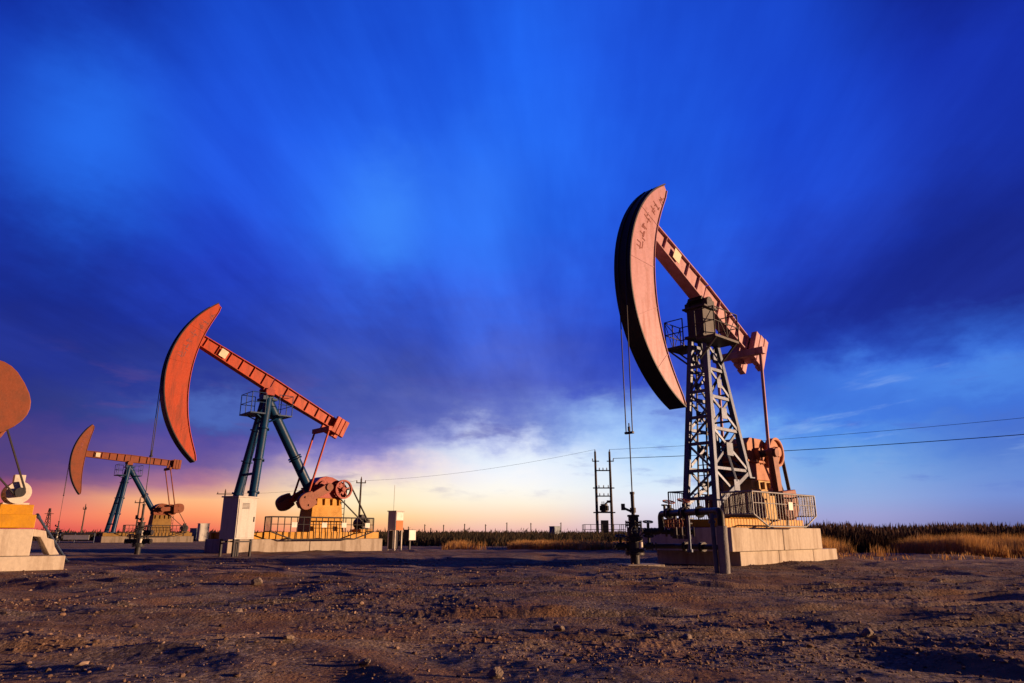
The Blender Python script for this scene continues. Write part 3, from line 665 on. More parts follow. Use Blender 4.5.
    gb.box((3.38, 0, 2.9), (1.98, 1.16, .07))
    for (x, z, r_) in ((3.06, 2.92, .34), (3.66, 2.9, .24)):
        gb.tube((x, -.62, z), (x, .62, z), r_, n=28)
        for k in range(10): t = 2*PI*k/10; gb.tube((x+math.cos(t)*r_*.8, -.645, z+math.sin(t)*r_*.8), (x+math.cos(t)*r_*.8, -.61, z+math.sin(t)*r_*.8), .025, n=8)
    gb.build('gearbox', wm, root, .015)
    sheave(root, (3.98, -.68, 2.87), .44, .14, wm)
    motor(root, (motor_x, -.2, mz), .62, .24, motor_mat, -.68); belts(root, (3.98, 2.87), .44, (motor_x, mz), .11, -.68)
    mb2 = MB(); mb2.box((motor_x, -.2, .86+(mz-1.14)/2), (.66, 1.0, mz-1.14)); mb2.build('motor_base', ym, root, .008)
    st = MB()
    for k in range(5): st.tube((4.28, -.35, 1.15+k*.28), (4.28, .1, 1.15+k*.28), .016, n=6); 
    for y in (-.35, .1):
        st.tube((4.28, y, .87), (4.28, y, 2.4), .02, n=6)
    st.build('step_ladder', 'dark', root)
    guard(root, .0, gx, -1.78, 1.5, .55, 1.0, 1.0, -1.12, 'dark', signs, step=.3, r=.02)
    return root
pump_tube(1, 24, (53, -50), -150, 'orange pumpjack on dark blue tubular legs behind the pale cabinet, head raised', 'long low concrete foundation under the orange blue legged pumpjack', signs=(1.05, 2.5, 3.5, 4.75), cw=(.8,.75), cm='greyconcrete', km='brownred')
pump_tube(2, 3, (42, -40), 5, 'distant small orange pumpjack at far left against the sunset glow', 'low concrete foundation under the distant small pumpjack', pivz=7.0, mat='dimred', wm='dimred', ym='shadeyellow', cm='shadeconcrete')
pump_tube(3, 2, (42, -44), 33, 'pumpjack cut by the left frame edge, showing motor and raised counterweights', 'two tier concrete foundation at the left edge of the photo', mat='brownred', wm='brownred', two_tier=True, motor_mat='pale', motor_x=4.95, tail=3.42, weights=0, cw=(1.45,1.75), gx=3.5, mz=1.38, km='dimred')

# ------------------------------------------------------------------ wellheads and pipework
def lw(idx, x, y, z=0):
    X, Y = PUMPS[idx]; return Vector((X+x*UX-y*UY, Y+x*UY+y*UX, z))
def wellhead(p, label, hi=1.75, scale=1., handed=1, slab=True):
    r = empty('wellhead', (p.x, p.y, 0), 0, label, 'wellhead', 'wellheads'); s = scale
    b = MB()
    s *= 1.25; b.tube((0,0,-.1), (0,0,.32), .09*s, n=18)
    for z, rr in ((.30,.19),(.36,.19),(.62,.17),(.68,.17),(.98,.16),(1.04,.16),(1.2,.12)): b.tube((0,0,z), (0,0,z+.045), rr*s, n=20)
    b.tube((0,0,.32), (0,0,1.25), .10*s, n=18); b.tube((0,0,.40), (0,0,.60), .15*s, n=18); b.tube((0,0,.74), (0,0,.95), .135*s, n=18)
    for z in (.335, .65, 1.01):
        for k in range(8): t = 2*PI*k/8; b.tube((math.cos(t)*.155*s, math.sin(t)*.155*s, z-.07), (math.cos(t)*.155*s, math.sin(t)*.155*s, z+.1), .014, n=6)
    b.build('christmas_tree', 'dark', r, .004)
    sb = MB(); sb.tube((0,0,1.24), (0,0,hi), .045, n=14); sb.tube((0,0,hi), (0,0,hi+.06), .06, n=14); sb.tube((0,0,1.3), (0,0,1.42), .075, n=14)
    sb.tube((-.02,0,1.32), (-.24,.02,1.42), .03, n=8); sb.tube((-.24,.02,1.36), (-.24,.02,1.52), .05, n=8); sb.build('stuffing_box', 'dark', r)
    arms = [(.5, 1, .55), (.5, -1, .55), (.84, 1, .5)]
    for z, sgn, L_ in arms:
        v = MB(); d = Vector((sgn*handed, -.12, 0)).normalized(); o = Vector((0,0,z)); v.tube(o, o+d*L_, .048, n=12)
        for f in (.18, .26, .42, .50): v.tube(o+d*(f), o+d*(f+.03), .10, n=16)
        v.tube(o+d*.29, o+d*.41, .085, n=14); v.tube(o+d*.35, o+d*.35+Vector((0,-.02,.2)), .035, n=10); vv = v.build('side_valve', 'dark', r)
        w = MB(); w.handwheel(o+d*.35+Vector((0,-.02,.24)), (0,-.25,1), .12); w.build('handwheel', 'dark', vv)
    v = MB(); v.tube((0,0,.86), (.02,-.2,.86), .06, n=12); v.tube((.02,-.13,.86), (.02,-.16,.86), .10, n=14); vv = v.build('front_valve', 'galv', r); w = MB(); w.handwheel((.02,-.3,.86), (0,-1,0), .14); w.build('handwheel', 'dark', vv)
    g = MB(); g.tube((.10*s,-.12,.44), (.10*s,-.12,.60), .06, n=12); g.tube((.11*s,-.1,.72), (.11*s,-.1,.9), .05, n=12); g.build('pressure_gauge', 'pale', r)
    if slab: c = MB(); c.box((.12, .0, .03), (.95, .8, .1), Matrix.Rotation(.2, 3, 'Z')); c.build('cellar_slab', 'concrete', r, .02)
    return r
W1 = lw(0, XB, 0); W2 = lw(1, -4.66, 0); W3 = lw(2, -4.66, 0)
wellhead(W1, 'dark wellhead with valves and handwheels in front of the lattice tower pumpjack')
wellhead(W2, 'dark wellhead below the raised orange horsehead, left of the pale cabinet', hi=1.9, handed=1, slab=False)
wellhead(W3, 'tiny far wellhead beneath the distant pumpjack horsehead', slab=False)

def bend(pts, rad=.18, k=6):
    pts = [Vector(p) for p in pts]; out = [pts[0]]
    for i in range(1, len(pts)-1):
        a = (pts[i-1]-pts[i]).normalized(); b = (pts[i+1]-pts[i]).normalized(); p0 = pts[i]+a*rad; p1 = pts[i]+b*rad
        for j in range(k+1): t = j/k; out.append(p0*(1-t)**2+pts[i]*2*t*(1-t)+p1*t*t)
    return out+[pts[-1]]
def pipework():
    r = empty('flow_pipe', (4.3, 14.5, 0), 0, 'black flow line looping from the wellhead up and down into the dirt', 'pipe'); O = Vector((4.3, 14.5, 0))
    def P(*a): return [Vector(q)-O for q in a]
    w = W1; a = Vector((w.x+.45, w.y-.06, .84)); e1 = Vector((w.x+.66, w.y-.12, .84)); e2 = Vector((w.x+.66, w.y-.12, 1.27)); e3 = Vector((4.22, 14.5, 1.24)); e4 = Vector((4.27, 14.42, -.1))
    m = MB(); m.path(bend(P(a, e1, e2, Vector((4.27, 14.42, 1.25)), e4), .13), .075, 14)
    ex = e1+Vector((.75, -.25, 0)); m.tube(e1-O, ex-O, .06, n=12)
    for f in (.15, .3, .55, .7, .97): q = e1.lerp(ex, f)-O; dd = (ex-e1).normalized(); m.tube(q-dd*.02, q+dd*.02, .12, n=14)
    q = e1.lerp(ex, .42)-O; m.tube(q-(ex-e1).normalized()*.08, q+(ex-e1).normalized()*.08, .10, n=14)
    for f in (.15, .2, .42, .47, .7): 
        p = e2.lerp(Vector((4.27, 14.42, 1.25)), f)-O; d = (Vector((4.27, 14.42, 1.25))-e2).normalized(); m.tube(p-d*.02, p+d*.02, .13, n=16)
    m.build('pipe', 'pipe', r)
    sl = MB(); g = random.Random(2); z = .98; base = Vector((4.27, 14.42, 0))-O
    pts = [base+Vector((g.uniform(-.008,.008), g.uniform(-.008,.008), zz)) for zz in np.linspace(-.06, .95, 9)]; sl.path(pts, .105, 14); sl.build('insulation_sleeve', 'sleeve', r)
    for f in (.175, .445):
        p = e2.lerp(Vector((4.27, 14.42, 1.25)), f)-O; v = MB(); v.tube(p, p+Vector((0,0,.2)), .05, n=12); v.tube(p-Vector((0,0,.1)), p+Vector((0,0,.1)), .11, n=14); vv = v.build('gate_valve', 'dark', r)
        h = MB(); h.handwheel(p+Vector((0,0,.27)), (0.1,-.3,1), .14); h.build('handwheel', 'brownred', vv)
    v = MB(); q = e1.lerp(ex, .42)-O; v.tube(q, q+Vector((0,0,.24)), .035, n=10); vv = v.build('gate_valve', 'dark', r); h = MB(); h.handwheel(q+Vector((0,0,.3)), (.1,-.3,1), .14); h.build('handwheel', 'dark', vv)
    for k in range(3):                              # valve cluster hung under the line beside the foundation
        p = e2.lerp(Vector((4.27, 14.42, 1.25)), .27+.1*k)-O; v = MB(); v.tube(p, p+Vector((0,0,-.55)), .04, n=10); v.tube(p+Vector((0,0,-.3)), p+Vector((0,0,-.18)), .085, n=12); v.tube(p+Vector((0,0,-.58)), p+Vector((0,0,-.5)), .09, n=12)
        v.tube(p+Vector((-.14,-.1,-.24)), p+Vector((.14,.1,-.24)), .03, n=8); vv = v.build('drain_valve', 'dark', r); h = MB(); h.handwheel(p+Vector((-.2,-.14,-.24)), (-.8,-.6,0), .1); h.build('handwheel', 'brownred', vv)
    s2 = MB(); q = e2.lerp(Vector((4.27, 14.42, 1.25)), .085)-O; s2.tube(q, q+Vector((0,0,.22)), .03, n=8); s2.tube(q+Vector((-.07,0,.2)), q+Vector((.07,0,.2)), .02, n=8); s2.build('bleed_valve', 'dark', r)
    low = MB(); low.path(bend(P((w.x+.5, w.y-.05, .5), (w.x+.95, w.y-.1, .5), (4.72, 16.1, .5), (4.72, 16.1, -.1)), .15), .06, 12)
    for f in (.25, .3, .6, .65): p = Vector((w.x+.95, w.y-.1, .5)).lerp(Vector((4.72, 16.1, .5)), f)-O; d = (Vector((4.72, 16.1, .5))-Vector((w.x+.95, w.y-.1, .5))).normalized(); low.tube(p-d*.02, p+d*.02, .11, n=14)
    low.build('lower_pipe', 'pipe', r)
    st = MB(); p = Vector((4.12, 14.46, 0))-O; st.tube(p-Vector((0,0,.1)), p+Vector((-.02,.02,1.2)), .045, n=12); st.tube(p+Vector((-.02,.02,1.0)), p+Vector((-.02,.02,1.06)), .07, n=12); st.build('support_post', 'galv', r)
    q = e2.lerp(Vector((4.27, 14.42, 1.25)), .5)-O; st = MB(); st.tube((q.x, q.y, .42), (q.x, q.y, 1.2), .035, n=10); st.tube((q.x, q.y, .40), (q.x, q.y, .46), .07, n=10); st.build('support_post', 'galv', r)
pipework()

# ------------------------------------------------------------------ cabinets and small furniture
def cabinet_pale():
    r = empty('control_cabinet', (-9.98, 25.75, 0), R(66), 'tall pale grey control cabinet on dark legs before the orange pumpjack', 'cabinet', 'electrical cabinets')
    b = MB(); b.box((0,0,1.33), (.92,.74,1.46)); bo = b.build('body', 'cabinet', r, .012)
    t = MB(); t.box((0,0,2.085), (1.02,.84,.05)); t.build('roof', 'cabinet', bo, .008)
    d = MB(); d.box((0,-.383,1.33), (.84,.025,1.36)); dd = d.build('door', 'cabinet', r, .006); h = MB(); h.box((.34,-.41,1.3), (.03,.03,.18)); h.build('handle', 'dark', dd)
    v = MB()
    for k in range(5): v.box((-.1,-.40,1.85-k*.045), (.34,.01,.02))
    v.build('vent', 'dark', dd)
    for x in (-.4, .4):
        for y in (-.3, .3): l = MB(); l.bar((x,y,-.1), (x,y,.6), .07, .07); l.build('leg', 'dark', r)
    c = MB(); c.tube((-.1,0,-.1), (-.1,0,.62), .06, n=10); c.tube((.1,.1,-.1), (.1,.1,.62), .05, n=10); c.build('cable_duct', 'dark', r)
    f = MB(); 
    for y in (-.3, .3): f.bar((-.4,y,.52), (.4,y,.52), .05, .05)
    f.build('frame', 'dark', r)
cabinet_pale()
def cabinet_orange():
    r = empty('meter_cabinet', (-5.95, 36.1, 0), R(62), 'slim cabinet with white upper and orange lower door on a stand, middle distance', 'cabinet', 'electrical cabinets')
    b = MB(); b.box((0,0,1.42), (.62,.5,.92)); b.build('body', 'cabinet', r, .01); t = MB(); t.box((0,0,1.9), (.7,.58,.04)); t.build('roof', 'cabinet', r)
    d = MB(); d.box((0,-.262,1.65), (.56,.02,.38)); d.build('upper_door', 'white', r, .004); d = MB(); d.box((0,-.262,1.2), (.56,.02,.46)); d.build('lower_door', 'orangepanel', r, .004)
    for x in (-.27, .27):
        for y in (-.2, .2): l = MB(); l.bar((x,y,-.1), (x,y,.97), .06, .06); l.build('leg', 'pale', r)
    p = MB(); p.box((.0,.1,.5), (.5,.3,.9)); p.build('cable_box', 'dark', r, .01); a = MB(); a.tube((-.2,0,1.9), (-.2,0,3.2), .012, n=6); a.build('antenna', 'pale', r)
    r = empty('meter_box', (-5.35, 37.2, 0), R(50), 'small white faced meter box on a short post beside the orange door cabinet', 'meter box')
    b = MB(); b.box((0,0,.72), (.5,.36,.55)); b.build('body', 'dark', r, .01); d = MB(); d.box((0,-.19,.72), (.46,.02,.5)); d.build('door', 'white', r, .004); l = MB(); l.bar((0,0,-.1), (0,0,.46), .08, .08); l.build('post', 'dark', r)
cabinet_orange()
def box_on_ground(x, y, d, mat, name, label, cat, rz=ANG, dmat=None, group=None):
    r = empty(name, (x, y, 0), rz, label, cat, group); b = MB(); b.box((0,0,d[2]/2+.08), d); b.build('body', mat, r, .015)
    t = MB(); t.box((0,0,d[2]+.105), (d[0]*1.08, d[1]*1.08, .05)); t.build('roof', mat, r, .008); dd = MB(); dd.box((0,-d[1]/2-.012,d[2]/2+.08), (d[0]*.86,.02,d[2]*.86)); dr = dd.build('door', dmat or mat, r, .005)
    h = MB(); h.box((d[0]*.33,-d[1]/2-.035,d[2]*.5), (.04,.03,.16)); h.build('handle', 'dark', dr); f = MB(); f.box((0,0,.03), (d[0]*.9, d[1]*.9, .12)); f.build('plinth', 'concrete', r)
box_on_ground(4.75, 78.5, (.95,.8,1.45), 'bluegrey', 'equipment_box', 'blue grey equipment box alone in the far scrub, left of the twin poles', 'box')
box_on_ground(-34.0, 78.0, (1.0,.8,1.75), 'cabinet', 'switch_cabinet', 'far pale blue switch cabinet between the two left pumpjacks', 'cabinet', group='electrical cabinets')
box_on_ground(-35.3, 79.0, (.9,.8,1.25), 'bluegrey', 'switch_box', 'low dark blue box just left of the far pale switch cabinet', 'box')

def barrier():
    r = empty('pipe_barrier', (-36.0, 58.0, 0), 0, 'thin pale pipe barrier with a white banner under the distant pumpjack', 'barrier')
    m = MB()
    for x in (-1.85, -.9, .3, 1.9): m.tube((x,0,-.1), (x,0,.82 if x > -1 else 1.05), .03, n=8)
    for z in (.08, .8): m.tube((-1.85,0,z), (1.9,0,z), .028, n=8)
    m.tube((-1.85,0,1.05), (-1.3,0,1.05), .028, n=8); m.tube((-1.3,0,1.05), (-1.3,0,.8), .028, n=8); m.build('rail', 'galv', r)
    b = MB(); b.box((.45,-.045,.5), (2.1,.02,.36)); b.build('banner', 'white', r)
barrier()

def steps():
    X, Y = PUMPS[3]
    r = empty('concrete_step', (X, Y, 0), ANG, 'small broken concrete step lying on the ledge of the left edge foundation', 'step block')
    b = MB(); b.prism([(5.3,.74),(5.3,.90),(5.55,.86),(5.6,.70),(5.74,.66),(5.78,.50),(5.90,.32),(5.70,.312),(5.46,.72)], -1.05, -.35); b.build('block', 'concrete', r, .015)
    r2 = empty('leaning_pipe', (0,0,0), 0, 'grey steel pipe leaning from yellow skid down to the dirt, left edge', 'pipe'); p0 = lw(3, 5.32, -1.05, 1.22); p1 = Vector((-12.45, 20.1, .02))
    m = MB(); m.tube(p0, p1, .03, n=12); m.tube(p0, p0+(p1-p0)*.05, .042, n=12); m.tube(p1-(p1-p0)*.04, p1, .042, n=12); m.build('pipe', 'galv', r2)
steps()

# ------------------------------------------------------------------ power poles and lines
def hpole():
    r = empty('pole_transformer', (9.84, 75, 0), 0, 'twin pole transformer stand in the scrub, left of the lattice tower', 'transformer stand')
    for x in (-.79, .79): p = MB(); p.tube((x,0,-.3), (x*.99,0,9.4), .17, .11, n=14); p.build('pole', 'wood', r)
    for z in (7.35, 5.5, 4.65, 2.95):
        a = MB(); e = 1.15 if z in (5.5, 2.95) else .8; a.bar((-e,-.16,z), (e,-.16,z), .09, .12)
        if z == 2.95: a.bar((-e,.16,z), (e,.16,z), .09, .12); a.box((0,0,z+.08), (1.5,.5,.04))
        a.build('crossarm', 'dark', r)
    for x in (-.79, .79): a = MB(); a.bar((x-.35,-.17,8.35), (x+.4,-.17,8.35), .07, .1); a.build('crossarm', 'dark', r)
    for (x, z) in ((-.79, 9.4), (.79, 9.4), (-.4, 7.42), (.0, 7.42), (.4, 7.42), (-.45, 4.72), (0, 4.72), (.45, 4.72), (-.5, 5.57), (0, 5.57), (.5, 5.57), (-1.1, 8.42), (1.15, 8.42)):
        i = MB(); y = -.16 if z < 9 else 0
        for k in range(3): i.tube((x,y,z+k*.07), (x,y,z+k*.07+.04), .075, .05, n=10)
        i.tube((x,y,z), (x,y,z+.25), .03, n=8); i.build('insulator', 'porcelain', r)
    t = MB(); t.tube((0,0,3.05), (0,0,3.75), .36, n=20); t.tube((0,0,3.75), (0,0,3.82), .38, n=20)
    for k in range(14): q = 2*PI*k/14; t.box((math.cos(q)*.42, math.sin(q)*.42, 3.4), (.14,.03,.5), Matrix.Rotation(q, 3, 'Z'))
    t.tube((.1,-.1,3.8), (.45,-.1,4.1), .09, n=12); t.tube((.3,-.1,4.08), (.62,-.1,4.08), .13, n=12)
    for x in (-.2, 0): t.tube((x,.1,3.8), (x,.1,4.1), .04, n=8)
    t.build('transformer', 'dark', r)
    b = MB(); b.box((-.02,-.1,1.5), (.78,.45,1.3)); b.build('switch_box', 'dark', r, .02)
    f = empty('pole_fence', (9.7, 73.6, 0), 0, 'low railing fence around the base of the twin pole transformer', 'fence'); m = MB()
    for x in np.linspace(-2.1, 2.1, 8): m.tube((x,0,-.2), (x,0,1.72), .035, n=6)
    for z in (.7, 1.2, 1.7): m.tube((-2.1,0,z), (2.1,0,z), .03, n=6)
    for s in (-1, 1):
        for z in (.7, 1.2, 1.7): m.tube((s*2.1,0,z), (s*2.1,2.8,z), .03, n=6)
        for y in (1.4, 2.8): m.tube((s*2.1,y,-.2), (s*2.1,y,1.72), .035, n=6)
    m.build('rail', 'dark', f)
hpole()
def upole(x, y, h, label, arm=1.6, r=.14):
    o = empty('utility_pole', (x, y, 0), R(8), label, 'utility pole', 'utility poles on the horizon'); p = MB(); p.tube((0,0,-.3), (0,0,h), r*1.2, r*.8, n=10); p.build('pole', 'wood', o)
    a = MB(); a.bar((-arm/2,-.12,h-.55), (arm/2,-.12,h-.55), .1, .13); a.build('crossarm', 'wood', o)
    for xx, zz in ((-arm*.44,h-.48), (arm*.44,h-.48), (0,h)):
        i = MB(); i.tube((xx,-.12 if zz < h else 0,zz), (xx,-.12 if zz < h else 0,zz+.28), .08, .05, n=8); i.build('insulator', 'porcelain', o)
upole(-20.6, 95, 8.0, 'slim utility pole rising beside the sheave of the orange pumpjack', 1.3)
upole(-47.2, 115, 7.6, 'utility pole with a short crossarm left of the pale control cabinet', 2.6)
upole(-58.4, 110, 6.0, 'thin utility pole standing right beside the far wellhead of the orange pumpjack', 1.4, .12)
upole(-66.8, 110, 5.0, 'bare thin pole beneath the tip of the distant horsehead', .5, .1)
def mast(x, y, h, label):
    o = empty('lattice_mast', (x, y, 0), 0, label, 'mast'); m = MB(); w = .45
    for i in (-1, 1):
        for j in (-1, 1): m.tube((i*w,j*w,-.2), (i*.08,j*.08,h), .05, n=5)
    z = .3
    while z < h-.4:
        k = 1-z/h*.82; k2 = 1-(z+.6)/h*.82
        for j in (-1, 1): m.tube((-w*k,j*w*k,z), (w*k2,j*w*k2,z+.6), .03, n=5); m.tube((w*k,j*w*k,z), (-w*k2,j*w*k2,z+.6), .03, n=5)
        z += .6
    m.build('frame', 'dark', o); a = MB(); a.bar((-.7,0,h*.82), (.7,0,h*.82), .08, .08); a.build('crossarm', 'dark', o)
mast(-72.3, 110, 4.6, 'small lattice mast on the far left horizon against pink sky')
def post(x, y, h, label, g='fence posts along the field edge'):
    o = MB(); o.tube((0,0,-.2), (random.uniform(-.06,.06),0,h), .06, .05, n=8); o.tube((-.09,0,h-.12), (.09,0,h-.12), .025, n=6); q = o.build('fence_post', 'wood', None, loc=(x, y, 0)); tag(q, label, 'fence post', g)
FL = ['fence post just right of the white faced meter box', 'fence post right of the meter box, tallest of the close trio', 'shorter fence post closely paired at the trio near the meter box', 'lone thin fence post between the meter box trio and the mid horizon',
      'fence post right above the low dark bush hump on the horizon', 'fence post near mid horizon, left of the two tallest posts', 'tallest slim fence post left of the blue grey equipment box', 'second tall fence post left of the blue grey equipment box', 'fence post right behind the blue grey equipment box']
for (x, h), lb in zip(((-11.65,1.55),(-9.84,1.8),(-9.16,1.4),(-7.69,1.75),(-5.32,1.85),(-2.94,1.8),(-.61,2.0),(2.15,1.95),(5.5,2.0)), FL): post(x, 80+random.uniform(-.5,.5), h, lb)
post(-69.0, 105, 2.0, 'thick short post on the far left horizon beneath the distant head'); post(-60.8, 100, 1.8, 'short post between the distant pumpjack legs and the far pole')
def wire(a, b, sag, label, r=.02, n=30):
    a, b = Vector(a), Vector(b); m = MB(); m.path([a.lerp(b, t)-Vector((0,0,sag*4*t*(1-t))) for t in np.linspace(0, 1, n)], r, 5)
    o = m.build('power_line', 'cable'); tag(o, label, 'power line', 'overhead power lines')
wire((10.63, 75, 9.62), (62, 28, 10.2), .9, 'upper overhead wire running off to the right edge', .016)
wire((10.98, 74.84, 8.65), (62, 28, 8.6), .8, 'lower thicker overhead wire running off to the right edge', .03)
wire((-20.0, 94.9, 7.75), (9.05, 75, 9.62), .6, 'thin overhead wire from the pump side pole to the twin poles', .013)
wire((-21.2, 94.8, 7.75), (-47.2, 115, 7.3), .7, 'thin overhead wire between the two left utility poles', .015)

# ------------------------------------------------------------------ sky
def sky():
    w = bpy.data.worlds.new('World'); SC.world = w; w.use_nodes = True; nt = w.node_tree; N = nt.nodes; L = nt.links; bg = N['Background']
    def val(v, s):
        if isinstance(v, (int, float)): s.default_value = v
        else: L.new(v, s)
    def mth(op, a, b=0., c=None, clamp=False):
        m = N.new('ShaderNodeMath'); m.operation = op; m.use_clamp = clamp; val(a, m.inputs[0]); val(b, m.inputs[1])
        if c is not None: val(c, m.inputs[2])
        return m.outputs[0]
    def mr(v, a, b, c=0., d=1., t='SMOOTHSTEP'):
        m = N.new('ShaderNodeMapRange'); m.interpolation_type = t; val(v, m.inputs[0]); val(a, m.inputs[1]); val(b, m.inputs[2]); val(c, m.inputs[3]); val(d, m.inputs[4]); return m.outputs[0]
    def mixc(f, a, b, mode='MIX'):
        m = N.new('ShaderNodeMix'); m.data_type = 'RGBA'; m.blend_type = mode; val(f, m.inputs[0])
        for s, v in ((m.inputs[6], a), (m.inputs[7], b)):
            if isinstance(v, tuple): s.default_value = (*v, 1)
            else: L.new(v, s)
        return m.outputs[2]
    tc = N.new('ShaderNodeTexCoord'); nm = N.new('ShaderNodeVectorMath'); nm.operation = 'NORMALIZE'; L.new(tc.outputs['Generated'], nm.inputs[0])
    sp = N.new('ShaderNodeSeparateXYZ'); L.new(nm.outputs[0], sp.inputs[0]); x, y, z = sp.outputs
    az = mth('MULTIPLY', mth('ARCTAN2', x, y), 180/PI); el = mth('MULTIPLY', mth('ARCSINE', z), 180/PI)
    # cloud layer coordinates: streaks run away from the viewer and meet near the horizon
    zz = mth('ADD', mth('MAXIMUM', z, 0.), .10); u = mth('DIVIDE', x, zz); v = mth('DIVIDE', y, zz)
    def noise(sx, sy, scale, detail, ox=0., rough=.55, rot=-.10):
        cb = N.new('ShaderNodeCombineXYZ'); c_, s_ = math.cos(rot), math.sin(rot)
        uu = mth('ADD', mth('MULTIPLY', u, c_), mth('MULTIPLY', v, s_)); vv = mth('SUBTRACT', mth('MULTIPLY', v, c_), mth('MULTIPLY', u, s_))
        L.new(mth('MULTIPLY', uu, sx), cb.inputs[0]); L.new(mth('MULTIPLY', vv, sy), cb.inputs[1]); cb.inputs[2].default_value = ox
        n = N.new('ShaderNodeTexNoise'); n.inputs['Scale'].default_value = scale; n.inputs['Detail'].default_value = detail; n.inputs['Roughness'].default_value = rough; L.new(cb.outputs[0], n.inputs['Vector']); return n.outputs['Fac']
    def anoise(sa, se, scale, detail, ox=0., tilt=0.):
        cb = N.new('ShaderNodeCombineXYZ'); L.new(mth('MULTIPLY', az, sa), cb.inputs[0]); L.new(mth('MULTIPLY', mth('ADD', el, mth('MULTIPLY', az, tilt)), se), cb.inputs[1]); cb.inputs[2].default_value = ox
        n = N.new('ShaderNodeTexNoise'); n.inputs['Scale'].default_value = scale; n.inputs['Detail'].default_value = detail; n.inputs['Roughness'].default_value = .6; L.new(cb.outputs[0], n.inputs['Vector']); return n.outputs['Fac']
    n1 = noise(1.5, .45, 1.0, 5, 3.1); n2 = anoise(.10, .22, 1., 5, 7.7); n3 = anoise(.05, .5, 1., 6, 1.3)
    # warp of the elevation: strong across the cloud edge, weak at the horizon
    amp = mth('MULTIPLY', mr(el, 1.2, 8., .0, 1.), mr(el, 14., 30., 1., .9))
    d = mth('ADD', mth('MULTIPLY', mth('SUBTRACT', n2, .5), 5.), mth('MULTIPLY', mth('SUBTRACT', n1, .5), 3.))
    d = mth('ADD', d, mth('MULTIPLY', mth('SUBTRACT', n3, .5), 2.))
    d = mth('ADD', d, mth('MULTIPLY', mth('SUBTRACT', anoise(.26, .34, 1., 8, 21.3), .5), 4.))
    elw = mth('ADD', el, mth('MULTIPLY', d, amp)); f = mth('DIVIDE', mth('ADD', elw, 3.), 93.)
    E = (0, 1.2, 2.4, 3.6, 4.8, 6, 7.2, 8.5, 12, 16, 20, 26, 32, 38, 60, 90)
    T = {-37: [(215,75,78),(240,115,100),(195,92,112),(95,62,120),(78,58,126),(66,54,130),(54,50,130),(42,50,130),(28,42,140),(22,40,150),(20,46,170),(24,70,205),(17,58,190),(12,42,160),(14,50,170),(12,45,150)],
         -25: [(235,95,85),(255,150,100),(255,185,130),(175,115,145),(110,84,150),(96,78,155),(80,70,155),(54,64,146),(36,52,150),(28,50,168),(32,62,200),(28,75,218),(26,78,222),(22,74,212),(14,50,170),(12,45,150)],
         -12: [(252,158,115),(255,210,145),(255,236,195),(255,236,205),(215,190,210),(140,132,200),(110,108,190),(84,94,176),(62,78,170),(48,72,185),(45,85,220),(38,100,240),(32,95,240),(28,88,232),(14,50,170),(12,45,150)],
         0: [(235,180,175),(255,216,185),(255,242,220),(254,250,242),(248,248,252),(222,236,252),(150,165,230),(98,112,198),(74,90,192),(60,88,208),(50,95,232),(38,105,245),(35,105,248),(30,98,245),(16,56,180),(12,45,150)],
         12: [(195,178,205),(218,210,226),(228,230,245),(222,236,250),(205,229,253),(180,215,252),(150,198,250),(105,140,230),(55,80,200),(35,62,190),(35,78,215),(35,95,238),(32,95,240),(28,85,230),(14,50,170),(12,45,150)],
         25: [(150,145,195),(160,162,212),(148,172,223),(135,172,228),(120,168,230),(100,155,230),(85,145,232),(65,122,226),(38,75,200),(24,45,160),(24,50,175),(24,65,205),(22,70,215),(22,70,210),(14,50,170),(12,45,150)],
         37: [(100,105,160),(115,125,188),(112,140,212),(100,138,214),(88,128,210),(76,118,208),(68,110,206),(60,110,215),(45,95,210),(24,42,150),(20,40,150),(18,48,175),(16,45,175),(12,34,145),(12,40,150),(12,45,150)]}
    prev = None; keys = sorted(T)
    for k, a in enumerate(keys):
        r = N.new('ShaderNodeValToRGB'); L.new(f, r.inputs[0]); e = r.color_ramp.elements
        while len(e) < len(E)+1: e.new(.5)
        e[0].position = 0; e[0].color = (.02,.015,.015,1)
        for q, (ee, c) in enumerate(zip(E, T[a])): e[q+1].position = (ee+3)/93; e[q+1].color = (*lin(c), 1)
        prev = r.outputs[0] if prev is None else mixc(mr(az, keys[k-1], a), prev, r.outputs[0])
    def blob(a0, e0, sa, se):
        p = mth('POWER', mth('DIVIDE', mth('SUBTRACT', az, a0), sa), 2.); q = mth('POWER', mth('DIVIDE', mth('SUBTRACT', elw, e0), se), 2.)
        return mth('EXPONENT', mth('MULTIPLY', mth('ADD', p, q), -1.))
    c = prev
    hi = mr(el, 7., 14.)
    # broad soft light and dark streaks in the high cloud
    c = mixc(1., c, mixc(hi, (1.,1.,1.), mixc(mr(n1, .30, .72), (.62,.66,.78), (1.38,1.34,1.14))), 'MULTIPLY')
    n6 = noise(4.6, .55, 1.0, 7, 13.7, .62); c = mixc(1., c, mixc(hi, (1.,1.,1.), mixc(mr(n6, .30, .72, 0., 1., 'LINEAR'), (.82,.84,.90), (1.19,1.17,1.08))), 'MULTIPLY')
    for a0, e0, sa, se, col, k in ((-11.5,25.7,4.,4.5,(60,135,250),.8), (-3,26,4,6,(55,125,250),.45), (-35,27,5.5,6,(38,115,248),.75), (28,11,6,1.6,(70,130,235),.6), (36,10.5,7,1.4,(85,150,240),.55), (9,8.0,6,2.2,(165,205,252),.7), (1,6.2,7,1.7,(240,246,254),.65), (-24,9.3,5,1.2,(85,120,205),.55)):
        c = mixc(mth('MULTIPLY', blob(a0, e0, sa, se), k), c, lin(col))
    # ragged dark cloud rags and pale wisps low down
    low = mth('MULTIPLY', mr(el, 2., 4.5), mr(el, 14., 9.5)); rag = mr(anoise(.14, .55, 1., 7, 4.4, .03), .55, .72)
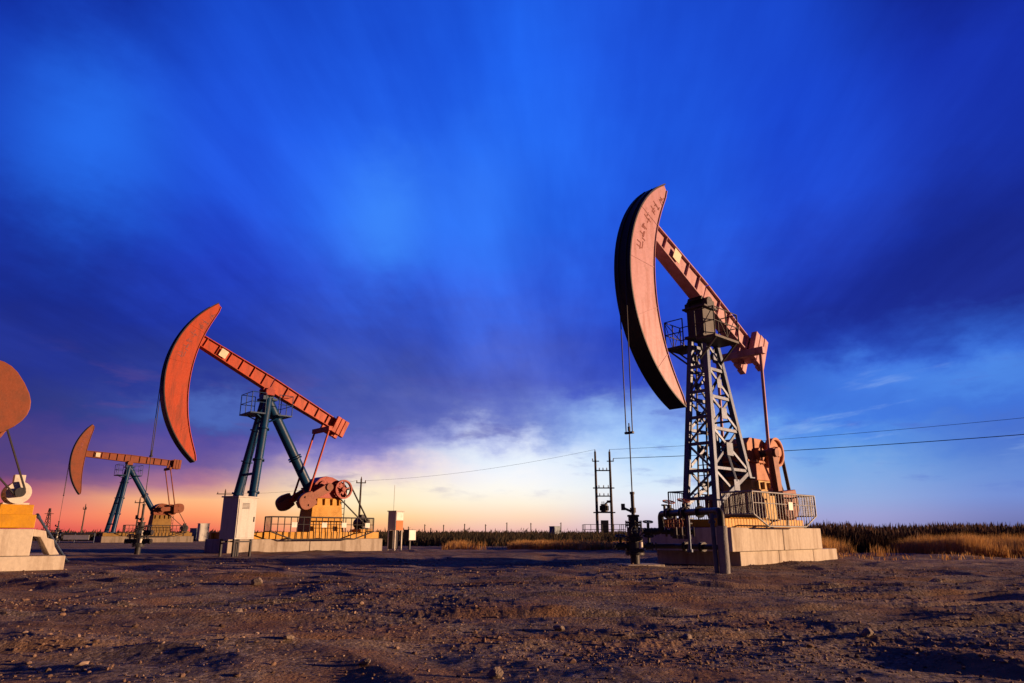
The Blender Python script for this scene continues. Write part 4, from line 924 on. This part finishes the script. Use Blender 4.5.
    c = mixc(mth('MULTIPLY', mth('MULTIPLY', low, rag), .5), c, mixc(mr(az, -30., 25.), lin((95,70,140)), lin((75,100,200))))
    wisp = mr(anoise(.10, .6, 1., 7, 9.4, -.12), .56, .76); c = mixc(mth('MULTIPLY', mth('MULTIPLY', mth('MULTIPLY', low, wisp), mr(az, -5., 15.)), .3), c, mixc(mr(az, -30., 0.), lin((170,120,170)), lin((185,215,250))))
    st = N.new('ShaderNodeTexSky'); st.sky_type = 'NISHITA'; st.sun_disc = False; st.sun_elevation = SUN_EL; st.sun_rotation = SUN_AZ
    k = 10*2**-EXPO
    back = mixc(mth('MULTIPLY', mr(mth('ABSOLUTE', az), 48., 85.), mr(el, -2., 3.)), (1.,1.,1.), (.22,.22,.28)); top = mixc(mr(el, 42., 60.), (1.,1.,1.), (.25,.25,.3))
    c = mixc(1., c, back, 'MULTIPLY'); c = mixc(1., c, top, 'MULTIPLY')   # unseen sky overhead and behind dimmed to cut the ambient light
    c = mixc(1., c, (k, k, k), 'MULTIPLY'); c = mixc(.02, c, st.outputs[0], 'ADD')
    L.new(c, bg.inputs['Color']); bg.inputs['Strength'].default_value = .1
SUN_EL = R(5.6); sdir = Vector((1, -.07, 0)).normalized(); SUN_AZ = math.atan2(sdir.x, sdir.y)
sky()
sl = bpy.data.lights.new('sun', 'SUN'); sl.energy = 4.6; sl.angle = R(.6); sl.color = (1., .60, .33)
so = bpy.data.objects.new('sun', sl); COL.objects.link(so)
dv = Vector((sdir.x*math.cos(SUN_EL), sdir.y*math.cos(SUN_EL), math.sin(SUN_EL))); so.rotation_euler = dv.to_track_quat('Z', 'Y').to_euler(); so.location = dv*50

# ------------------------------------------------------------------ camera
cam = bpy.data.cameras.new('camera'); cam.lens = 683/1024*36; cam.sensor_width = 36; cam.clip_start = .05; cam.clip_end = 20000
co = bpy.data.objects.new('camera', cam); COL.objects.link(co); co.location = (0, 0, .8); co.rotation_euler = (R(90+15.7), 0, 0); SC.camera = co
vs = SC.view_settings; vs.view_transform = 'Standard'; vs.look = 'None'; vs.gamma = 1; vs.exposure = EXPO; vs.use_curve_mapping = False
SC.cycles.use_denoising = True; SC.cycles.max_bounces = 6
